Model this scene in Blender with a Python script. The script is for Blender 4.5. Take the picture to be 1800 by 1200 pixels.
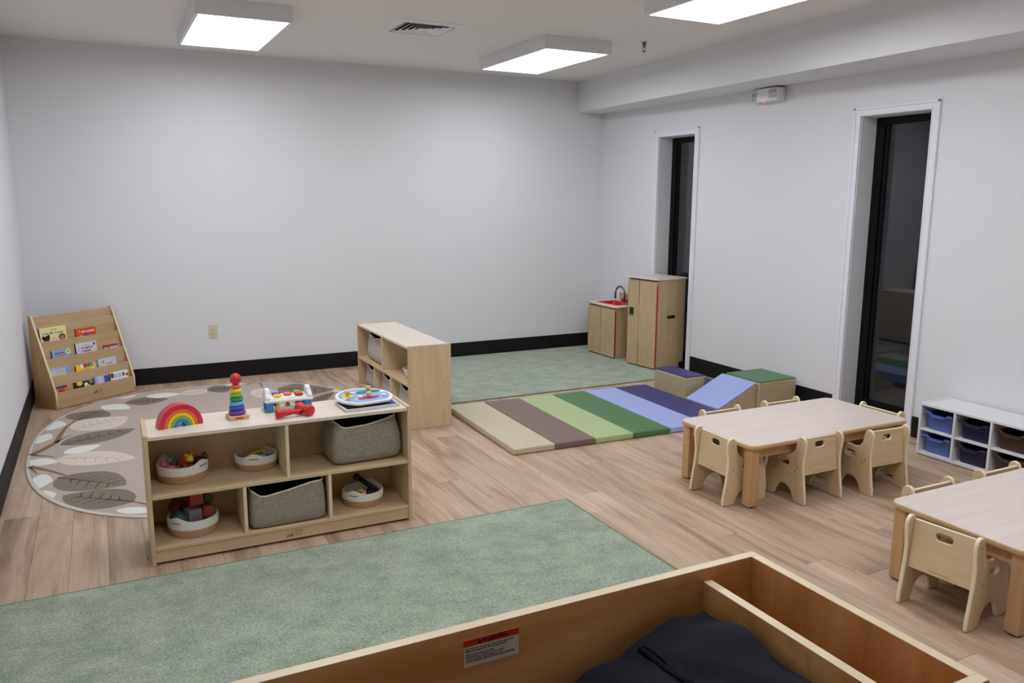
import bpy, bmesh, math, random
from mathutils import Vector, Matrix
random.seed(7)
for o in list(bpy.data.objects): bpy.data.objects.remove(o)
SC = bpy.context.scene
COL = SC.collection
PI = math.pi

# ------------------------------------------------------------------ camera, world, exposure
def build_camera():
    yaw, pitch, roll = 0.4708, 0.1759, 0.0049
    fwd = Vector((math.sin(yaw)*math.cos(pitch), math.cos(yaw)*math.cos(pitch), -math.sin(pitch)))
    right = Vector((math.cos(yaw), -math.sin(yaw), 0))
    up = right.cross(fwd)
    r = right*math.cos(roll) + up*math.sin(roll)
    u = up*math.cos(roll) - right*math.sin(roll)
    cd = bpy.data.cameras.new('camera'); cd.sensor_width = 36; cd.lens = 1420.26/1800*36
    cd.clip_start = 0.05; cd.clip_end = 100
    c = bpy.data.objects.new('camera', cd); COL.objects.link(c)
    m = Matrix((r, u, -fwd)).transposed().to_4x4(); m.translation = (0.570, -7.620, 1.632)
    c.matrix_world = m
    SC.camera = c
build_camera()
LIGHT_STRENGTH = 11.5
WORLD = bpy.data.worlds.new('night'); SC.world = WORLD; WORLD.use_nodes = True
WORLD.node_tree.nodes['Background'].inputs[0].default_value = (0.010, 0.013, 0.018, 1)
WORLD.node_tree.nodes['Background'].inputs[1].default_value = 0.5
SC.view_settings.view_transform = 'Standard'; SC.view_settings.look = 'None'
SC.view_settings.exposure = 0.0; SC.view_settings.gamma = 1; SC.view_settings.use_curve_mapping = False

# ------------------------------------------------------------------ materials
def lin(c):
    return tuple((x/255/12.92 if x/255 <= 0.04045 else ((x/255+0.055)/1.055)**2.4) for x in c)
def newmat(name):
    m = bpy.data.materials.new(name); m.use_nodes = True
    nt = m.node_tree
    return m, nt, nt.nodes['Principled BSDF']
def N(nt, typ, **kw):
    n = nt.nodes.new(typ)
    for k, v in kw.items(): setattr(n, k, v)
    return n
def plain(name, rgb, rough=0.5, metal=0, spec=0.5, noise=0.04, nscale=30, bump=0.0, bscale=200, emit=None, coat=0):
    m, nt, b = newmat(name)
    c = lin(rgb)
    b.inputs['Roughness'].default_value = rough; b.inputs['Metallic'].default_value = metal
    b.inputs['Specular IOR Level'].default_value = spec
    if coat: b.inputs['Coat Weight'].default_value = coat
    tc = N(nt, 'ShaderNodeTexCoord')
    nz = N(nt, 'ShaderNodeTexNoise'); nz.inputs['Scale'].default_value = nscale; nz.inputs['Detail'].default_value = 3
    nt.links.new(tc.outputs['Object'], nz.inputs['Vector'])
    mx = N(nt, 'ShaderNodeMix', data_type='RGBA')
    mx.inputs[6].default_value = (*[x*(1-noise) for x in c], 1); mx.inputs[7].default_value = (*[min(1, x*(1+noise)) for x in c], 1)
    nt.links.new(nz.outputs['Fac'], mx.inputs[0]); nt.links.new(mx.outputs[2], b.inputs['Base Color'])
    if bump:
        n2 = N(nt, 'ShaderNodeTexNoise'); n2.inputs['Scale'].default_value = bscale; n2.inputs['Detail'].default_value = 2
        nt.links.new(tc.outputs['Object'], n2.inputs['Vector'])
        bp = N(nt, 'ShaderNodeBump'); bp.inputs['Strength'].default_value = bump; bp.inputs['Distance'].default_value = 0.002
        nt.links.new(n2.outputs['Fac'], bp.inputs['Height']); nt.links.new(bp.outputs['Normal'], b.inputs['Normal'])
    if emit:
        b.inputs['Emission Color'].default_value = (*lin(emit[0]), 1); b.inputs['Emission Strength'].default_value = emit[1]
    return m
def wood(name, light, dark, axis='x', scale=6.0, stretch=14, rough=0.42, contrast=(0.3, 0.75), rings=0.0, rand=0.15, spec=0.4):
    m, nt, b = newmat(name)
    b.inputs['Roughness'].default_value = rough; b.inputs['Specular IOR Level'].default_value = spec
    tc = N(nt, 'ShaderNodeTexCoord'); oi = N(nt, 'ShaderNodeObjectInfo')
    mp = N(nt, 'ShaderNodeMapping')
    s = {'x': (1/stretch*4, 4, 4), 'y': (4, 1/stretch*4, 4), 'z': (4, 4, 1/stretch*4)}[axis]
    mp.inputs['Scale'].default_value = s
    ad = N(nt, 'ShaderNodeVectorMath', operation='MULTIPLY_ADD')
    nt.links.new(oi.outputs['Random'], ad.inputs[0]); ad.inputs[1].default_value = (37, 53, 71)
    nt.links.new(tc.outputs['Object'], ad.inputs[2]); nt.links.new(ad.outputs[0], mp.inputs['Vector'])
    n1 = N(nt, 'ShaderNodeTexNoise'); n1.inputs['Scale'].default_value = scale; n1.inputs['Detail'].default_value = 6; n1.inputs['Roughness'].default_value = 0.6; n1.inputs['Distortion'].default_value = 0.6
    nt.links.new(mp.outputs[0], n1.inputs['Vector'])
    fac = n1.outputs['Fac']
    if rings:
        n3 = N(nt, 'ShaderNodeTexNoise'); n3.inputs['Scale'].default_value = scale*0.35; n3.inputs['Detail'].default_value = 2
        nt.links.new(mp.outputs[0], n3.inputs['Vector'])
        ml = N(nt, 'ShaderNodeMath', operation='MULTIPLY'); nt.links.new(n3.outputs['Fac'], ml.inputs[0]); ml.inputs[1].default_value = 26
        sn = N(nt, 'ShaderNodeMath', operation='SINE'); nt.links.new(ml.outputs[0], sn.inputs[0])
        ma = N(nt, 'ShaderNodeMath', operation='MULTIPLY_ADD'); nt.links.new(sn.outputs[0], ma.inputs[0]); ma.inputs[1].default_value = rings; nt.links.new(fac, ma.inputs[2])
        fac = ma.outputs[0]
    cr = N(nt, 'ShaderNodeValToRGB')
    cr.color_ramp.elements[0].position = contrast[0]; cr.color_ramp.elements[0].color = (*lin(dark), 1)
    cr.color_ramp.elements[1].position = contrast[1]; cr.color_ramp.elements[1].color = (*lin(light), 1)
    nt.links.new(fac, cr.inputs[0])
    hv = N(nt, 'ShaderNodeHueSaturation')
    vm = N(nt, 'ShaderNodeMath', operation='MULTIPLY_ADD'); nt.links.new(oi.outputs['Random'], vm.inputs[0]); vm.inputs[1].default_value = rand; vm.inputs[2].default_value = 1-rand/2
    nt.links.new(vm.outputs[0], hv.inputs['Value']); nt.links.new(cr.outputs[0], hv.inputs['Color'])
    nt.links.new(hv.outputs[0], b.inputs['Base Color'])
    return m
def weave(name, c1, c2, sx=260, sz=130, bump=0.6):
    m, nt, b = newmat(name); b.inputs['Roughness'].default_value = 0.9; b.inputs['Specular IOR Level'].default_value = 0.1
    tc = N(nt, 'ShaderNodeTexCoord')
    sep = N(nt, 'ShaderNodeSeparateXYZ'); nt.links.new(tc.outputs['Object'], sep.inputs[0])
    ad = N(nt, 'ShaderNodeMath', operation='ADD'); nt.links.new(sep.outputs[0], ad.inputs[0]); nt.links.new(sep.outputs[1], ad.inputs[1])
    def sine(src, f):
        a = N(nt, 'ShaderNodeMath', operation='MULTIPLY'); nt.links.new(src, a.inputs[0]); a.inputs[1].default_value = f*2*PI
        s = N(nt, 'ShaderNodeMath', operation='SINE'); nt.links.new(a.outputs[0], s.inputs[0]); return s.outputs[0]
    p = N(nt, 'ShaderNodeMath', operation='MULTIPLY'); nt.links.new(sine(ad.outputs[0], sx), p.inputs[0]); nt.links.new(sine(sep.outputs[2], sz), p.inputs[1])
    nz = N(nt, 'ShaderNodeTexNoise'); nz.inputs['Scale'].default_value = 90; nt.links.new(tc.outputs['Object'], nz.inputs['Vector'])
    f = N(nt, 'ShaderNodeMath', operation='MULTIPLY_ADD'); nt.links.new(p.outputs[0], f.inputs[0]); f.inputs[1].default_value = 0.35; nt.links.new(nz.outputs['Fac'], f.inputs[2])
    mx = N(nt, 'ShaderNodeMix', data_type='RGBA'); mx.inputs[6].default_value = (*lin(c1), 1); mx.inputs[7].default_value = (*lin(c2), 1)
    nt.links.new(f.outputs[0], mx.inputs[0]); nt.links.new(mx.outputs[2], b.inputs['Base Color'])
    bp = N(nt, 'ShaderNodeBump'); bp.inputs['Strength'].default_value = bump; bp.inputs['Distance'].default_value = 0.002
    nt.links.new(f.outputs[0], bp.inputs['Height']); nt.links.new(bp.outputs['Normal'], b.inputs['Normal'])
    return m
def carpet(name, c1, c2, c3):
    m, nt, b = newmat(name); b.inputs['Roughness'].default_value = 1.0; b.inputs['Specular IOR Level'].default_value = 0.05
    b.inputs['Sheen Weight'].default_value = 0.4
    tc = N(nt, 'ShaderNodeTexCoord')
    mp = N(nt, 'ShaderNodeMapping'); mp.inputs['Scale'].default_value = (1, 1.25, 1); nt.links.new(tc.outputs['Object'], mp.inputs[0])
    def nz(sc, d, r=0.6):
        n = N(nt, 'ShaderNodeTexNoise'); n.inputs['Scale'].default_value = sc; n.inputs['Detail'].default_value = d; n.inputs['Roughness'].default_value = r
        nt.links.new(mp.outputs[0], n.inputs['Vector']); return n.outputs['Fac']
    big, fine = nz(5.5, 8, 0.74), nz(95, 4, 0.75)
    cr = N(nt, 'ShaderNodeValToRGB'); e = cr.color_ramp.elements
    e[0].position = 0.36; e[0].color = (*lin(c2), 1); e[1].position = 0.60; e[1].color = (*lin(c1), 1)
    nt.links.new(big, cr.inputs[0])
    fr = N(nt, 'ShaderNodeValToRGB'); e = fr.color_ramp.elements
    e[0].position = 0.40; e[0].color = (0.45, 0.46, 0.44, 1); e[1].position = 0.58; e[1].color = (1.16, 1.16, 1.16, 1)
    nt.links.new(fine, fr.inputs[0])
    mx = N(nt, 'ShaderNodeMix', data_type='RGBA', blend_type='MULTIPLY'); mx.inputs[0].default_value = 0.75
    nt.links.new(cr.outputs[0], mx.inputs[6]); nt.links.new(fr.outputs[0], mx.inputs[7])
    nt.links.new(mx.outputs[2], b.inputs['Base Color'])
    bp = N(nt, 'ShaderNodeBump'); bp.inputs['Strength'].default_value = 0.7; bp.inputs['Distance'].default_value = 0.004
    nt.links.new(fine, bp.inputs['Height']); nt.links.new(bp.outputs['Normal'], b.inputs['Normal'])
    return m
def floor_mat():
    m, nt, b = newmat('vinyl_plank'); b.inputs['Roughness'].default_value = 0.46; b.inputs['Specular IOR Level'].default_value = 0.35
    tc = N(nt, 'ShaderNodeTexCoord'); oi = N(nt, 'ShaderNodeObjectInfo')
    ad = N(nt, 'ShaderNodeVectorMath', operation='MULTIPLY_ADD'); nt.links.new(oi.outputs['Random'], ad.inputs[0]); ad.inputs[1].default_value = (41, 67, 13)
    nt.links.new(tc.outputs['Object'], ad.inputs[2])
    def nz(sx, sy, sc, d, dist=0.0):
        mp = N(nt, 'ShaderNodeMapping'); mp.inputs['Scale'].default_value = (sx, sy, 1); nt.links.new(ad.outputs[0], mp.inputs[0])
        n = N(nt, 'ShaderNodeTexNoise'); n.inputs['Scale'].default_value = sc; n.inputs['Detail'].default_value = d; n.inputs['Distortion'].default_value = dist
        nt.links.new(mp.outputs[0], n.inputs['Vector']); return n.outputs['Fac']
    broad, fine, streak = nz(9, 1.1, 1.0, 4, 0.8), nz(60, 2.2, 1.5, 4), nz(10, 1.3, 1.0, 4, 0.7)
    cr = N(nt, 'ShaderNodeValToRGB'); e = cr.color_ramp.elements
    e[0].position = 0.28; e[0].color = (*lin(FLOOR_C[0]), 1); e[1].position = 0.70; e[1].color = (*lin(FLOOR_C[2]), 1)
    k = e.new(0.48); k.color = (*lin(FLOOR_C[1]), 1)
    nt.links.new(broad, cr.inputs[0])
    fr = N(nt, 'ShaderNodeValToRGB'); e = fr.color_ramp.elements
    e[0].position = 0.3; e[0].color = (0.80, 0.78, 0.76, 1); e[1].position = 0.65; e[1].color = (1.05, 1.05, 1.05, 1)
    nt.links.new(fine, fr.inputs[0])
    mx = N(nt, 'ShaderNodeMix', data_type='RGBA', blend_type='MULTIPLY'); mx.inputs[0].default_value = 0.8
    nt.links.new(cr.outputs[0], mx.inputs[6]); nt.links.new(fr.outputs[0], mx.inputs[7])
    sr = N(nt, 'ShaderNodeValToRGB'); e = sr.color_ramp.elements
    e[0].position = 0.28; e[0].color = (0.66, 0.58, 0.53, 1); e[1].position = 0.44; e[1].color = (1, 1, 1, 1)
    nt.links.new(streak, sr.inputs[0])
    m2 = N(nt, 'ShaderNodeMix', data_type='RGBA', blend_type='MULTIPLY'); m2.inputs[0].default_value = 0.85
    nt.links.new(mx.outputs[2], m2.inputs[6]); nt.links.new(sr.outputs[0], m2.inputs[7])
    # knots
    mpv = N(nt, 'ShaderNodeMapping'); mpv.inputs['Scale'].default_value = (4.2, 1.9, 1); nt.links.new(ad.outputs[0], mpv.inputs[0])
    vo = N(nt, 'ShaderNodeTexVoronoi'); vo.inputs['Scale'].default_value = 1.3; nt.links.new(mpv.outputs[0], vo.inputs['Vector'])
    kr = N(nt, 'ShaderNodeValToRGB'); e = kr.color_ramp.elements
    e[0].position = 0.02; e[0].color = (0.34, 0.27, 0.22, 1); e[1].position = 0.10; e[1].color = (1, 1, 1, 1)
    nt.links.new(vo.outputs['Distance'], kr.inputs[0])
    m3 = N(nt, 'ShaderNodeMix', data_type='RGBA', blend_type='MULTIPLY'); m3.inputs[0].default_value = 0.8
    nt.links.new(m2.outputs[2], m3.inputs[6]); nt.links.new(kr.outputs[0], m3.inputs[7])
    hv = N(nt, 'ShaderNodeHueSaturation')
    vm = N(nt, 'ShaderNodeMath', operation='MULTIPLY_ADD'); nt.links.new(oi.outputs['Random'], vm.inputs[0]); vm.inputs[1].default_value = 0.14; vm.inputs[2].default_value = 0.93
    nt.links.new(vm.outputs[0], hv.inputs['Value']); nt.links.new(m3.outputs[2], hv.inputs['Color'])
    nt.links.new(hv.outputs[0], b.inputs['Base Color'])
    return m
FLOOR_C = ((150, 124, 102), (186, 160, 137), (204, 182, 161))

M = {}
M['wall'] = plain('wall_paint', (226, 226, 229), 0.75, spec=0.25, noise=0.012, nscale=2, bump=0.05, bscale=350)
M['ceiling'] = plain('ceiling_paint', (236, 233, 230), 0.9, spec=0.1, noise=0.02, nscale=6, bump=0.15, bscale=220)
M['trim'] = plain('white_trim', (232, 232, 240), 0.4, noise=0.01)
M['base'] = plain('black_vinyl_base', (20, 20, 21), 0.6, spec=0.25, noise=0.05)
M['floor'] = floor_mat()
M['birch'] = wood('birch_ply', (216, 192, 158), (202, 174, 136), 'x', 5, 12, 0.42, rings=0.03, rand=0.04)
M['birch_z'] = wood('birch_ply_upright', (217, 195, 162), (202, 174, 138), 'z', 5, 7, 0.42, rings=0.05, rand=0.04)
M['kitchen'] = wood('kitchen_ply', (198, 176, 142), (184, 158, 120), 'z', 5, 7, 0.42, rings=0.05, rand=0.04)
M['birch_edge'] = wood('birch_edge', (234, 216, 182), (224, 203, 166), 'x', 9, 12, 0.4, rand=0.03)
M['birch_top'] = wood('birch_top', (230, 218, 204), (223, 208, 190), 'x', 5, 12, 0.34, rings=0.03, rand=0.02, spec=0.5)
M['chair'] = wood('chair_ply', (224, 203, 168), (212, 186, 146), 'z', 6, 10, 0.4, rings=0.02, rand=0.05)
M['chair_back'] = wood('chair_back_ply', (224, 203, 168), (210, 184, 144), 'x', 6, 10, 0.4, rings=0.02, rand=0.05)
M['chair_edge'] = plain('chair_edge', (238, 226, 198), 0.4, noise=0.05)
M['ttop'] = wood('table_laminate', (222, 209, 201), (213, 197, 187), 'x', 5, 16, 0.36, rings=0.02, rand=0.02)
M['tedge'] = wood('table_edge', (208, 178, 134), (196, 163, 118), 'x', 6, 10, 0.45)
M['tleg'] = wood('table_leg_beech', (208, 170, 128), (192, 150, 106), 'z', 6, 12, 0.42, rings=0.03)
M['maple'] = wood('maple_veneer', (222, 176, 116), (192, 138, 82), 'x', 4, 7, 0.4, rings=0.12, rand=0.05)
M['maple_y'] = wood('maple_veneer_side', (202, 152, 98), (176, 118, 66), 'z', 4, 7, 0.4, rings=0.10, rand=0.05)
M['maple_edge'] = wood('maple_edge_band', (216, 198, 168), (206, 185, 152), 'x', 6, 12, 0.4, rand=0.03)
M['shelfwood'] = wood('bookshelf_ply', (198, 170, 132), (182, 153, 113), 'x', 5, 10, 0.45, rings=0.03, rand=0.05)
M['black'] = plain('black_metal', (9, 9, 10), 0.55, spec=0.2, noise=0.1)
M['chrome'] = plain('chrome', (200, 200, 205), 0.2, metal=1)
M['darkmetal'] = plain('brushed_steel', (120, 122, 126), 0.3, metal=1)
M['screw'] = plain('screw_plug', (110, 88, 60), 0.5)
M['burn'] = plain('burnt_brand', (128, 96, 60), 0.7); M['faint'] = plain('faint_stamp', (188, 156, 116), 0.6)
M['wplastic'] = plain('white_plastic', (228, 228, 230), 0.35, noise=0.01)
M['ivory'] = plain('ivory_plastic', (214, 204, 172), 0.4, noise=0.02)
M['vent_shade'] = plain('vent_shade_black', (10, 10, 10), 0.9)  # shade behind the vent louvers, put into the colour
M['rug_g'] = carpet('sage_carpet', (170, 182, 160), (134, 148, 128), (186, 196, 176))
M['binding'] = plain('rug_binding', (112, 122, 100), 0.95, bump=0.4, bscale=400)
M['leafrug'] = plain('taupe_rug', (186, 172, 162), 0.98, spec=0.05, noise=0.10, nscale=140, bump=0.5, bscale=500)
M['leafbind'] = plain('pale_binding', (205, 199, 190), 0.95, noise=0.1, nscale=200)
M['leaf_dark'] = plain('dark_leaf_print', (132, 122, 110), 0.98, spec=0.05, noise=0.10, nscale=140)
M['leaf_cream'] = plain('cream_leaf_print', (216, 204, 192), 0.98, spec=0.05, noise=0.06, nscale=140)
M['leaf_white'] = plain('white_leaf_print', (226, 226, 220), 0.98, spec=0.05, noise=0.05, nscale=140)
M['leaf_vein'] = plain('leaf_vein_print', (98, 86, 78), 0.98, spec=0.05)
M['vein_pale'] = plain('pale_vein_print', (176, 164, 154), 0.98, spec=0.05); M['leaf_branch'] = plain('branch_print', (140, 110, 88), 0.98, spec=0.05, noise=0.1, nscale=100)
def vinyl(name, rgb): return plain(name, rgb, 0.42, noise=0.02, bump=0.12, bscale=600)
M['v_tan'] = vinyl('tan_vinyl', (198, 187, 160)); M['v_brown'] = vinyl('brown_vinyl', (122, 100, 92))
M['v_lgreen'] = vinyl('sage_vinyl', (172, 188, 138)); M['v_green'] = vinyl('green_vinyl', (78, 120, 78))
M['v_lblue'] = vinyl('periwinkle_vinyl', (162, 174, 228)); M['v_navy'] = vinyl('navy_vinyl', (56, 54, 112))
M['v_sand'] = vinyl('sand_vinyl', (184, 168, 134))
M['basket'] = weave('woven_fabric', (126, 116, 103), (180, 171, 158), 75, 95, 0.9)
M['bin_linen'] = weave('grey_linen', (176, 166, 160), (204, 195, 188), 420, 420, 0.3)
M['rim_white'] = plain('white_piping', (232, 228, 220), 0.8)
M['rope_white'] = plain('white_cotton_rope', (232, 228, 220), 0.9, noise=0.05, nscale=150, bump=0.4, bscale=300)
M['rope_tan'] = plain('tan_cotton_rope', (184, 150, 112), 0.9, noise=0.07, nscale=150, bump=0.4, bscale=300)
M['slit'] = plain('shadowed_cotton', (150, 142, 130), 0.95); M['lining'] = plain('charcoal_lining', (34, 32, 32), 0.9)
M['navycloth'] = plain('navy_nylon', (14, 18, 28), 0.8, spec=0.2, noise=0.12, nscale=9, bump=0.25, bscale=700)
M['zip'] = plain('zip_tape', (8, 9, 12), 0.8, spec=0.1)
for nm, c in dict(red=(206, 36, 40), crimson=(206, 44, 72), orange=(238, 110, 50), yellow=(246, 208, 40), green=(120, 184, 70), dgreen=(40, 140, 84),
                  blue=(58, 130, 196), dblue=(50, 82, 160), lblue=(96, 172, 222), purple=(110, 56, 168), pink=(222, 110, 140), grey=(150, 146, 146),
                  white=(238, 238, 238), teal=(110, 190, 190), brown=(110, 62, 44), ink=(20, 20, 22), skin=(176, 120, 84), paleskin=(236, 196, 170),
                  cream=(238, 226, 150), ltgrey=(206, 206, 214), sky=(140, 172, 216), wred=(178, 58, 42), dkpurple=(76, 40, 110), rose=(168, 44, 76), lavender=(196, 190, 226),
                  dustgreen=(70, 104, 84), dustpurple=(120, 102, 112), dustred=(150, 58, 50), maroon=(104, 44, 50), navyblue=(50, 60, 140), lime=(168, 206, 74)).items():
    M[nm] = plain('toy_'+nm, c, 0.4, noise=0.03)
M['bin_blue'] = plain('blue_tray_plastic', (86, 104, 172), 0.35); M['bin_navy'] = plain('navy_tray_plastic', (28, 26, 62), 0.35); M['bin_brown'] = plain('brown_tray_plastic', (66, 46, 40), 0.35)
M['natwood'] = wood('natural_toy_wood', (222, 190, 150), (206, 170, 126), 'x', 8, 8, 0.5)
M['warn'] = plain('warning_red', (196, 48, 20), 0.5); M['paper'] = plain('label_paper', (206, 196, 186), 0.6)
M['redplastic'] = plain('red_basin', (206, 30, 40), 0.3); M['rededge'] = plain('red_edge', (178, 30, 34), 0.4)
def light_mat():
    m, nt, b = newmat('led_diffuser'); nt.nodes.remove(b)
    e = N(nt, 'ShaderNodeEmission'); e.inputs[0].default_value = (0.965, 1.0, 1.06, 1); e.inputs[1].default_value = LIGHT_STRENGTH
    nt.links.new(e.outputs[0], nt.nodes['Material Output'].inputs[0]); return m
M['led'] = light_mat()
def glass_mat():
    m, nt, b = newmat('window_glass')
    b.inputs['Base Color'].default_value = (0.9, 0.93, 0.95, 1); b.inputs['Roughness'].default_value = 0.0
    b.inputs['Transmission Weight'].default_value = 1.0; b.inputs['IOR'].default_value = 1.5
    return m
M['glass'] = glass_mat()
M['lens'] = plain('lamp_lens', (176, 176, 180), 0.25); M['led_red'] = plain('red_indicator', (255, 90, 70), 0.5, emit=((255, 60, 40), 3))

# ------------------------------------------------------------------ mesh helpers
def obj(name, data, mat, parent=None, loc=(0, 0, 0), rot=(0, 0, 0), smooth=False, label=None, kind=None):
    """link a bmesh or mesh as one object"""
    if isinstance(data, bmesh.types.BMesh):
        me = bpy.data.meshes.new(name); data.to_mesh(me); data.free()
    else: me = data
    mats = mat if isinstance(mat, (list, tuple)) else [mat]
    if not me.materials:
        for x in mats: me.materials.append(M[x] if isinstance(x, str) else x)
    if smooth:
        for p in me.polygons: p.use_smooth = True
    o = bpy.data.objects.new(name, me); COL.objects.link(o)
    o.parent = parent; o.location = loc; o.rotation_euler = rot
    if label: o['label'] = label
    if kind: o['kind'] = kind
    return o
def thing(name, label, cat, loc=(0, 0, 0), rz=0, group=None):
    o = bpy.data.objects.new(name, None); COL.objects.link(o); o.empty_display_size = 0.05
    o.location = loc; o.rotation_euler = (0, 0, rz); o['label'] = label; o['category'] = cat
    if group: o['group'] = group
    return o
def tag(o, label, cat, group=None):
    o['label'] = label; o['category'] = cat
    if group: o['group'] = group
    return o
def kids(o): return [c for c in bpy.data.objects if c.parent == o]
def dup(root, loc, rz=0, label=None, group=None):
    def rec(o, parent):
        c = o.copy(); COL.objects.link(c); c.parent = parent
        for ch in kids(o): rec(ch, c)
        return c
    c = rec(root, None); c.location = loc; c.rotation_euler = (0, 0, rz)
    if label: c['label'] = label
    if group: c['group'] = group
    return c
def struct(name, data, mat, parent=None, **k):
    return obj(name, data, mat, parent, kind='structure' if parent is None else None, **k)
def bx(bm, lo, hi, bevel=0.0, mi=0, mat=None):
    """axis-aligned box from lo to hi, optional edge bevel"""
    lo, hi = Vector(lo), Vector(hi)
    r = bmesh.ops.create_cube(bm, size=1.0)
    vs = r['verts']
    for v in vs: v.co = Vector((lo[i] + (v.co[i]+0.5)*(hi[i]-lo[i]) for i in range(3)))
    fs = set(f for v in vs for f in v.link_faces)
    if bevel:
        es = list(set(e for v in vs for e in v.link_edges))
        rr = bmesh.ops.bevel(bm, geom=es, offset=bevel, segments=2, profile=0.5, affect='EDGES')
        fs = set(rr['faces']) | set(f for v in rr['verts'] for f in v.link_faces)
        vs = list(set(v for f in fs for v in f.verts))
    for f in fs: f.material_index = mi
    if mat: bmesh.ops.transform(bm, matrix=mat, verts=vs)
    return vs
def box(lo, hi, bevel=0.0):
    bm = bmesh.new(); bx(bm, lo, hi, bevel); return bm
def loft(bm, rings, close=True, cap0=False, cap1=False, mi=0):
    vr = [[bm.verts.new(p) for p in r] for r in rings]
    n = len(vr[0])
    for a, b in zip(vr[:-1], vr[1:]):
        for i in range(n if close else n-1):
            f = bm.faces.new((a[i], a[(i+1) % n], b[(i+1) % n], b[i])); f.material_index = mi
    if cap0: bm.faces.new(list(reversed(vr[0]))).material_index = mi
    if cap1: bm.faces.new(vr[-1]).material_index = mi
    return vr
def lathe(bm, prof, n=24, cen=(0, 0), cap0=True, cap1=True, mi=0, m=None):
    rings = [[Vector((cen[0]+r*math.cos(2*PI*i/n), cen[1]+r*math.sin(2*PI*i/n), z)) for i in range(n)] for r, z in prof]
    if m: rings = [[m @ p for p in r] for r in rings]
    return loft(bm, rings, True, cap0, cap1, mi)
def tube(bm, pts, r, n=8, mi=0, taper=None):
    pts = [Vector(p) for p in pts]; rings = []
    for i, p in enumerate(pts):
        t = (pts[min(i+1, len(pts)-1)] - pts[max(i-1, 0)]).normalized()
        a = t.orthogonal() if abs(t.z) > 0.95 else t.cross(Vector((0, 0, 1)))
        a.normalize(); b = t.cross(a)
        rr = r if taper is None else r*taper[i]
        rings.append([p + a*rr*math.cos(2*PI*k/n) + b*rr*math.sin(2*PI*k/n) for k in range(n)])
    loft(bm, rings, True, True, True, mi)
def curve_mesh(splines, extrude, bevel=0.0, res=3):
    """filled 2D curve (outline + holes) -> mesh in the xy plane"""
    cu = bpy.data.curves.new('tmp', 'CURVE'); cu.dimensions = '2D'; cu.fill_mode = 'BOTH'
    cu.extrude = max(extrude/2-bevel, 0); cu.bevel_depth = bevel; cu.bevel_resolution = 1; cu.offset = -bevel
    for pts in splines:
        s = cu.splines.new('POLY'); s.points.add(len(pts)-1); s.use_cyclic_u = True
        for q, p in zip(s.points, pts): q.co = (p[0], p[1], 0, 1)
    return conv(cu)
def conv(cu):
    t = bpy.data.objects.new('tmp', cu); COL.objects.link(t)
    dg = bpy.context.evaluated_depsgraph_get(); dg.update()
    me = bpy.data.meshes.new_from_object(t.evaluated_get(dg))
    bpy.data.objects.remove(t); bpy.data.curves.remove(cu)
    me.materials.clear()
    return me
def text(body, size, mat, parent, loc, rot, name='lettering', align='CENTER', extrude=0.0003, xs=1.0, bold=0.0):
    cu = bpy.data.curves.new('tmp', 'FONT'); cu.body = body; cu.size = size; cu.align_x = align; cu.align_y = 'CENTER'
    cu.extrude = extrude; cu.resolution_u = 2; cu.offset = bold
    me = conv(cu)
    for v in me.vertices: v.co.x *= xs
    return obj(name, me, mat, parent, loc, rot)
def smooth_outline(pts, it=2):
    """Chaikin corner cutting of a closed polygon"""
    for _ in range(it):
        q = []
        for i in range(len(pts)):
            a, b = pts[i], pts[(i+1) % len(pts)]
            q.append((a[0]*.75+b[0]*.25, a[1]*.75+b[1]*.25)); q.append((a[0]*.25+b[0]*.75, a[1]*.25+b[1]*.75))
        pts = q
    return pts
def slot(cx, cy, L, h, n=6, ang=0.0):
    r = h/2; pts = []
    for i in range(n+1): a = -PI/2+PI*i/n; pts.append((L/2-r+r*math.cos(a), r*math.sin(a)))
    for i in range(n+1): a = PI/2+PI*i/n; pts.append((-L/2+r+r*math.cos(a), r*math.sin(a)))
    c, s = math.cos(ang), math.sin(ang)
    return [(cx+x*c-y*s, cy+x*s+y*c) for x, y in pts]
def rrect(w, h, r, n=5, cx=0, cy=0):
    pts = []
    for (sx, sy, a0) in ((1, 1, 0), (-1, 1, PI/2), (-1, -1, PI), (1, -1, 1.5*PI)):
        for i in range(n+1):
            a = a0+PI/2*i/n; pts.append((cx+sx*(w/2-r)+r*math.cos(a), cy+sy*(h/2-r)+r*math.sin(a)))
    return pts
def turn_mesh(me, m):
    me.transform(m); return me
XZ = Matrix.Rotation(PI/2, 4, 'X')          # xy plate -> xz plate (thickness along y)
YZ = Matrix(((0, 0, 1, 0), (1, 0, 0, 0), (0, 1, 0, 0), (0, 0, 0, 1)))   # xy plate -> yz plate (thickness along x)

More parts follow.
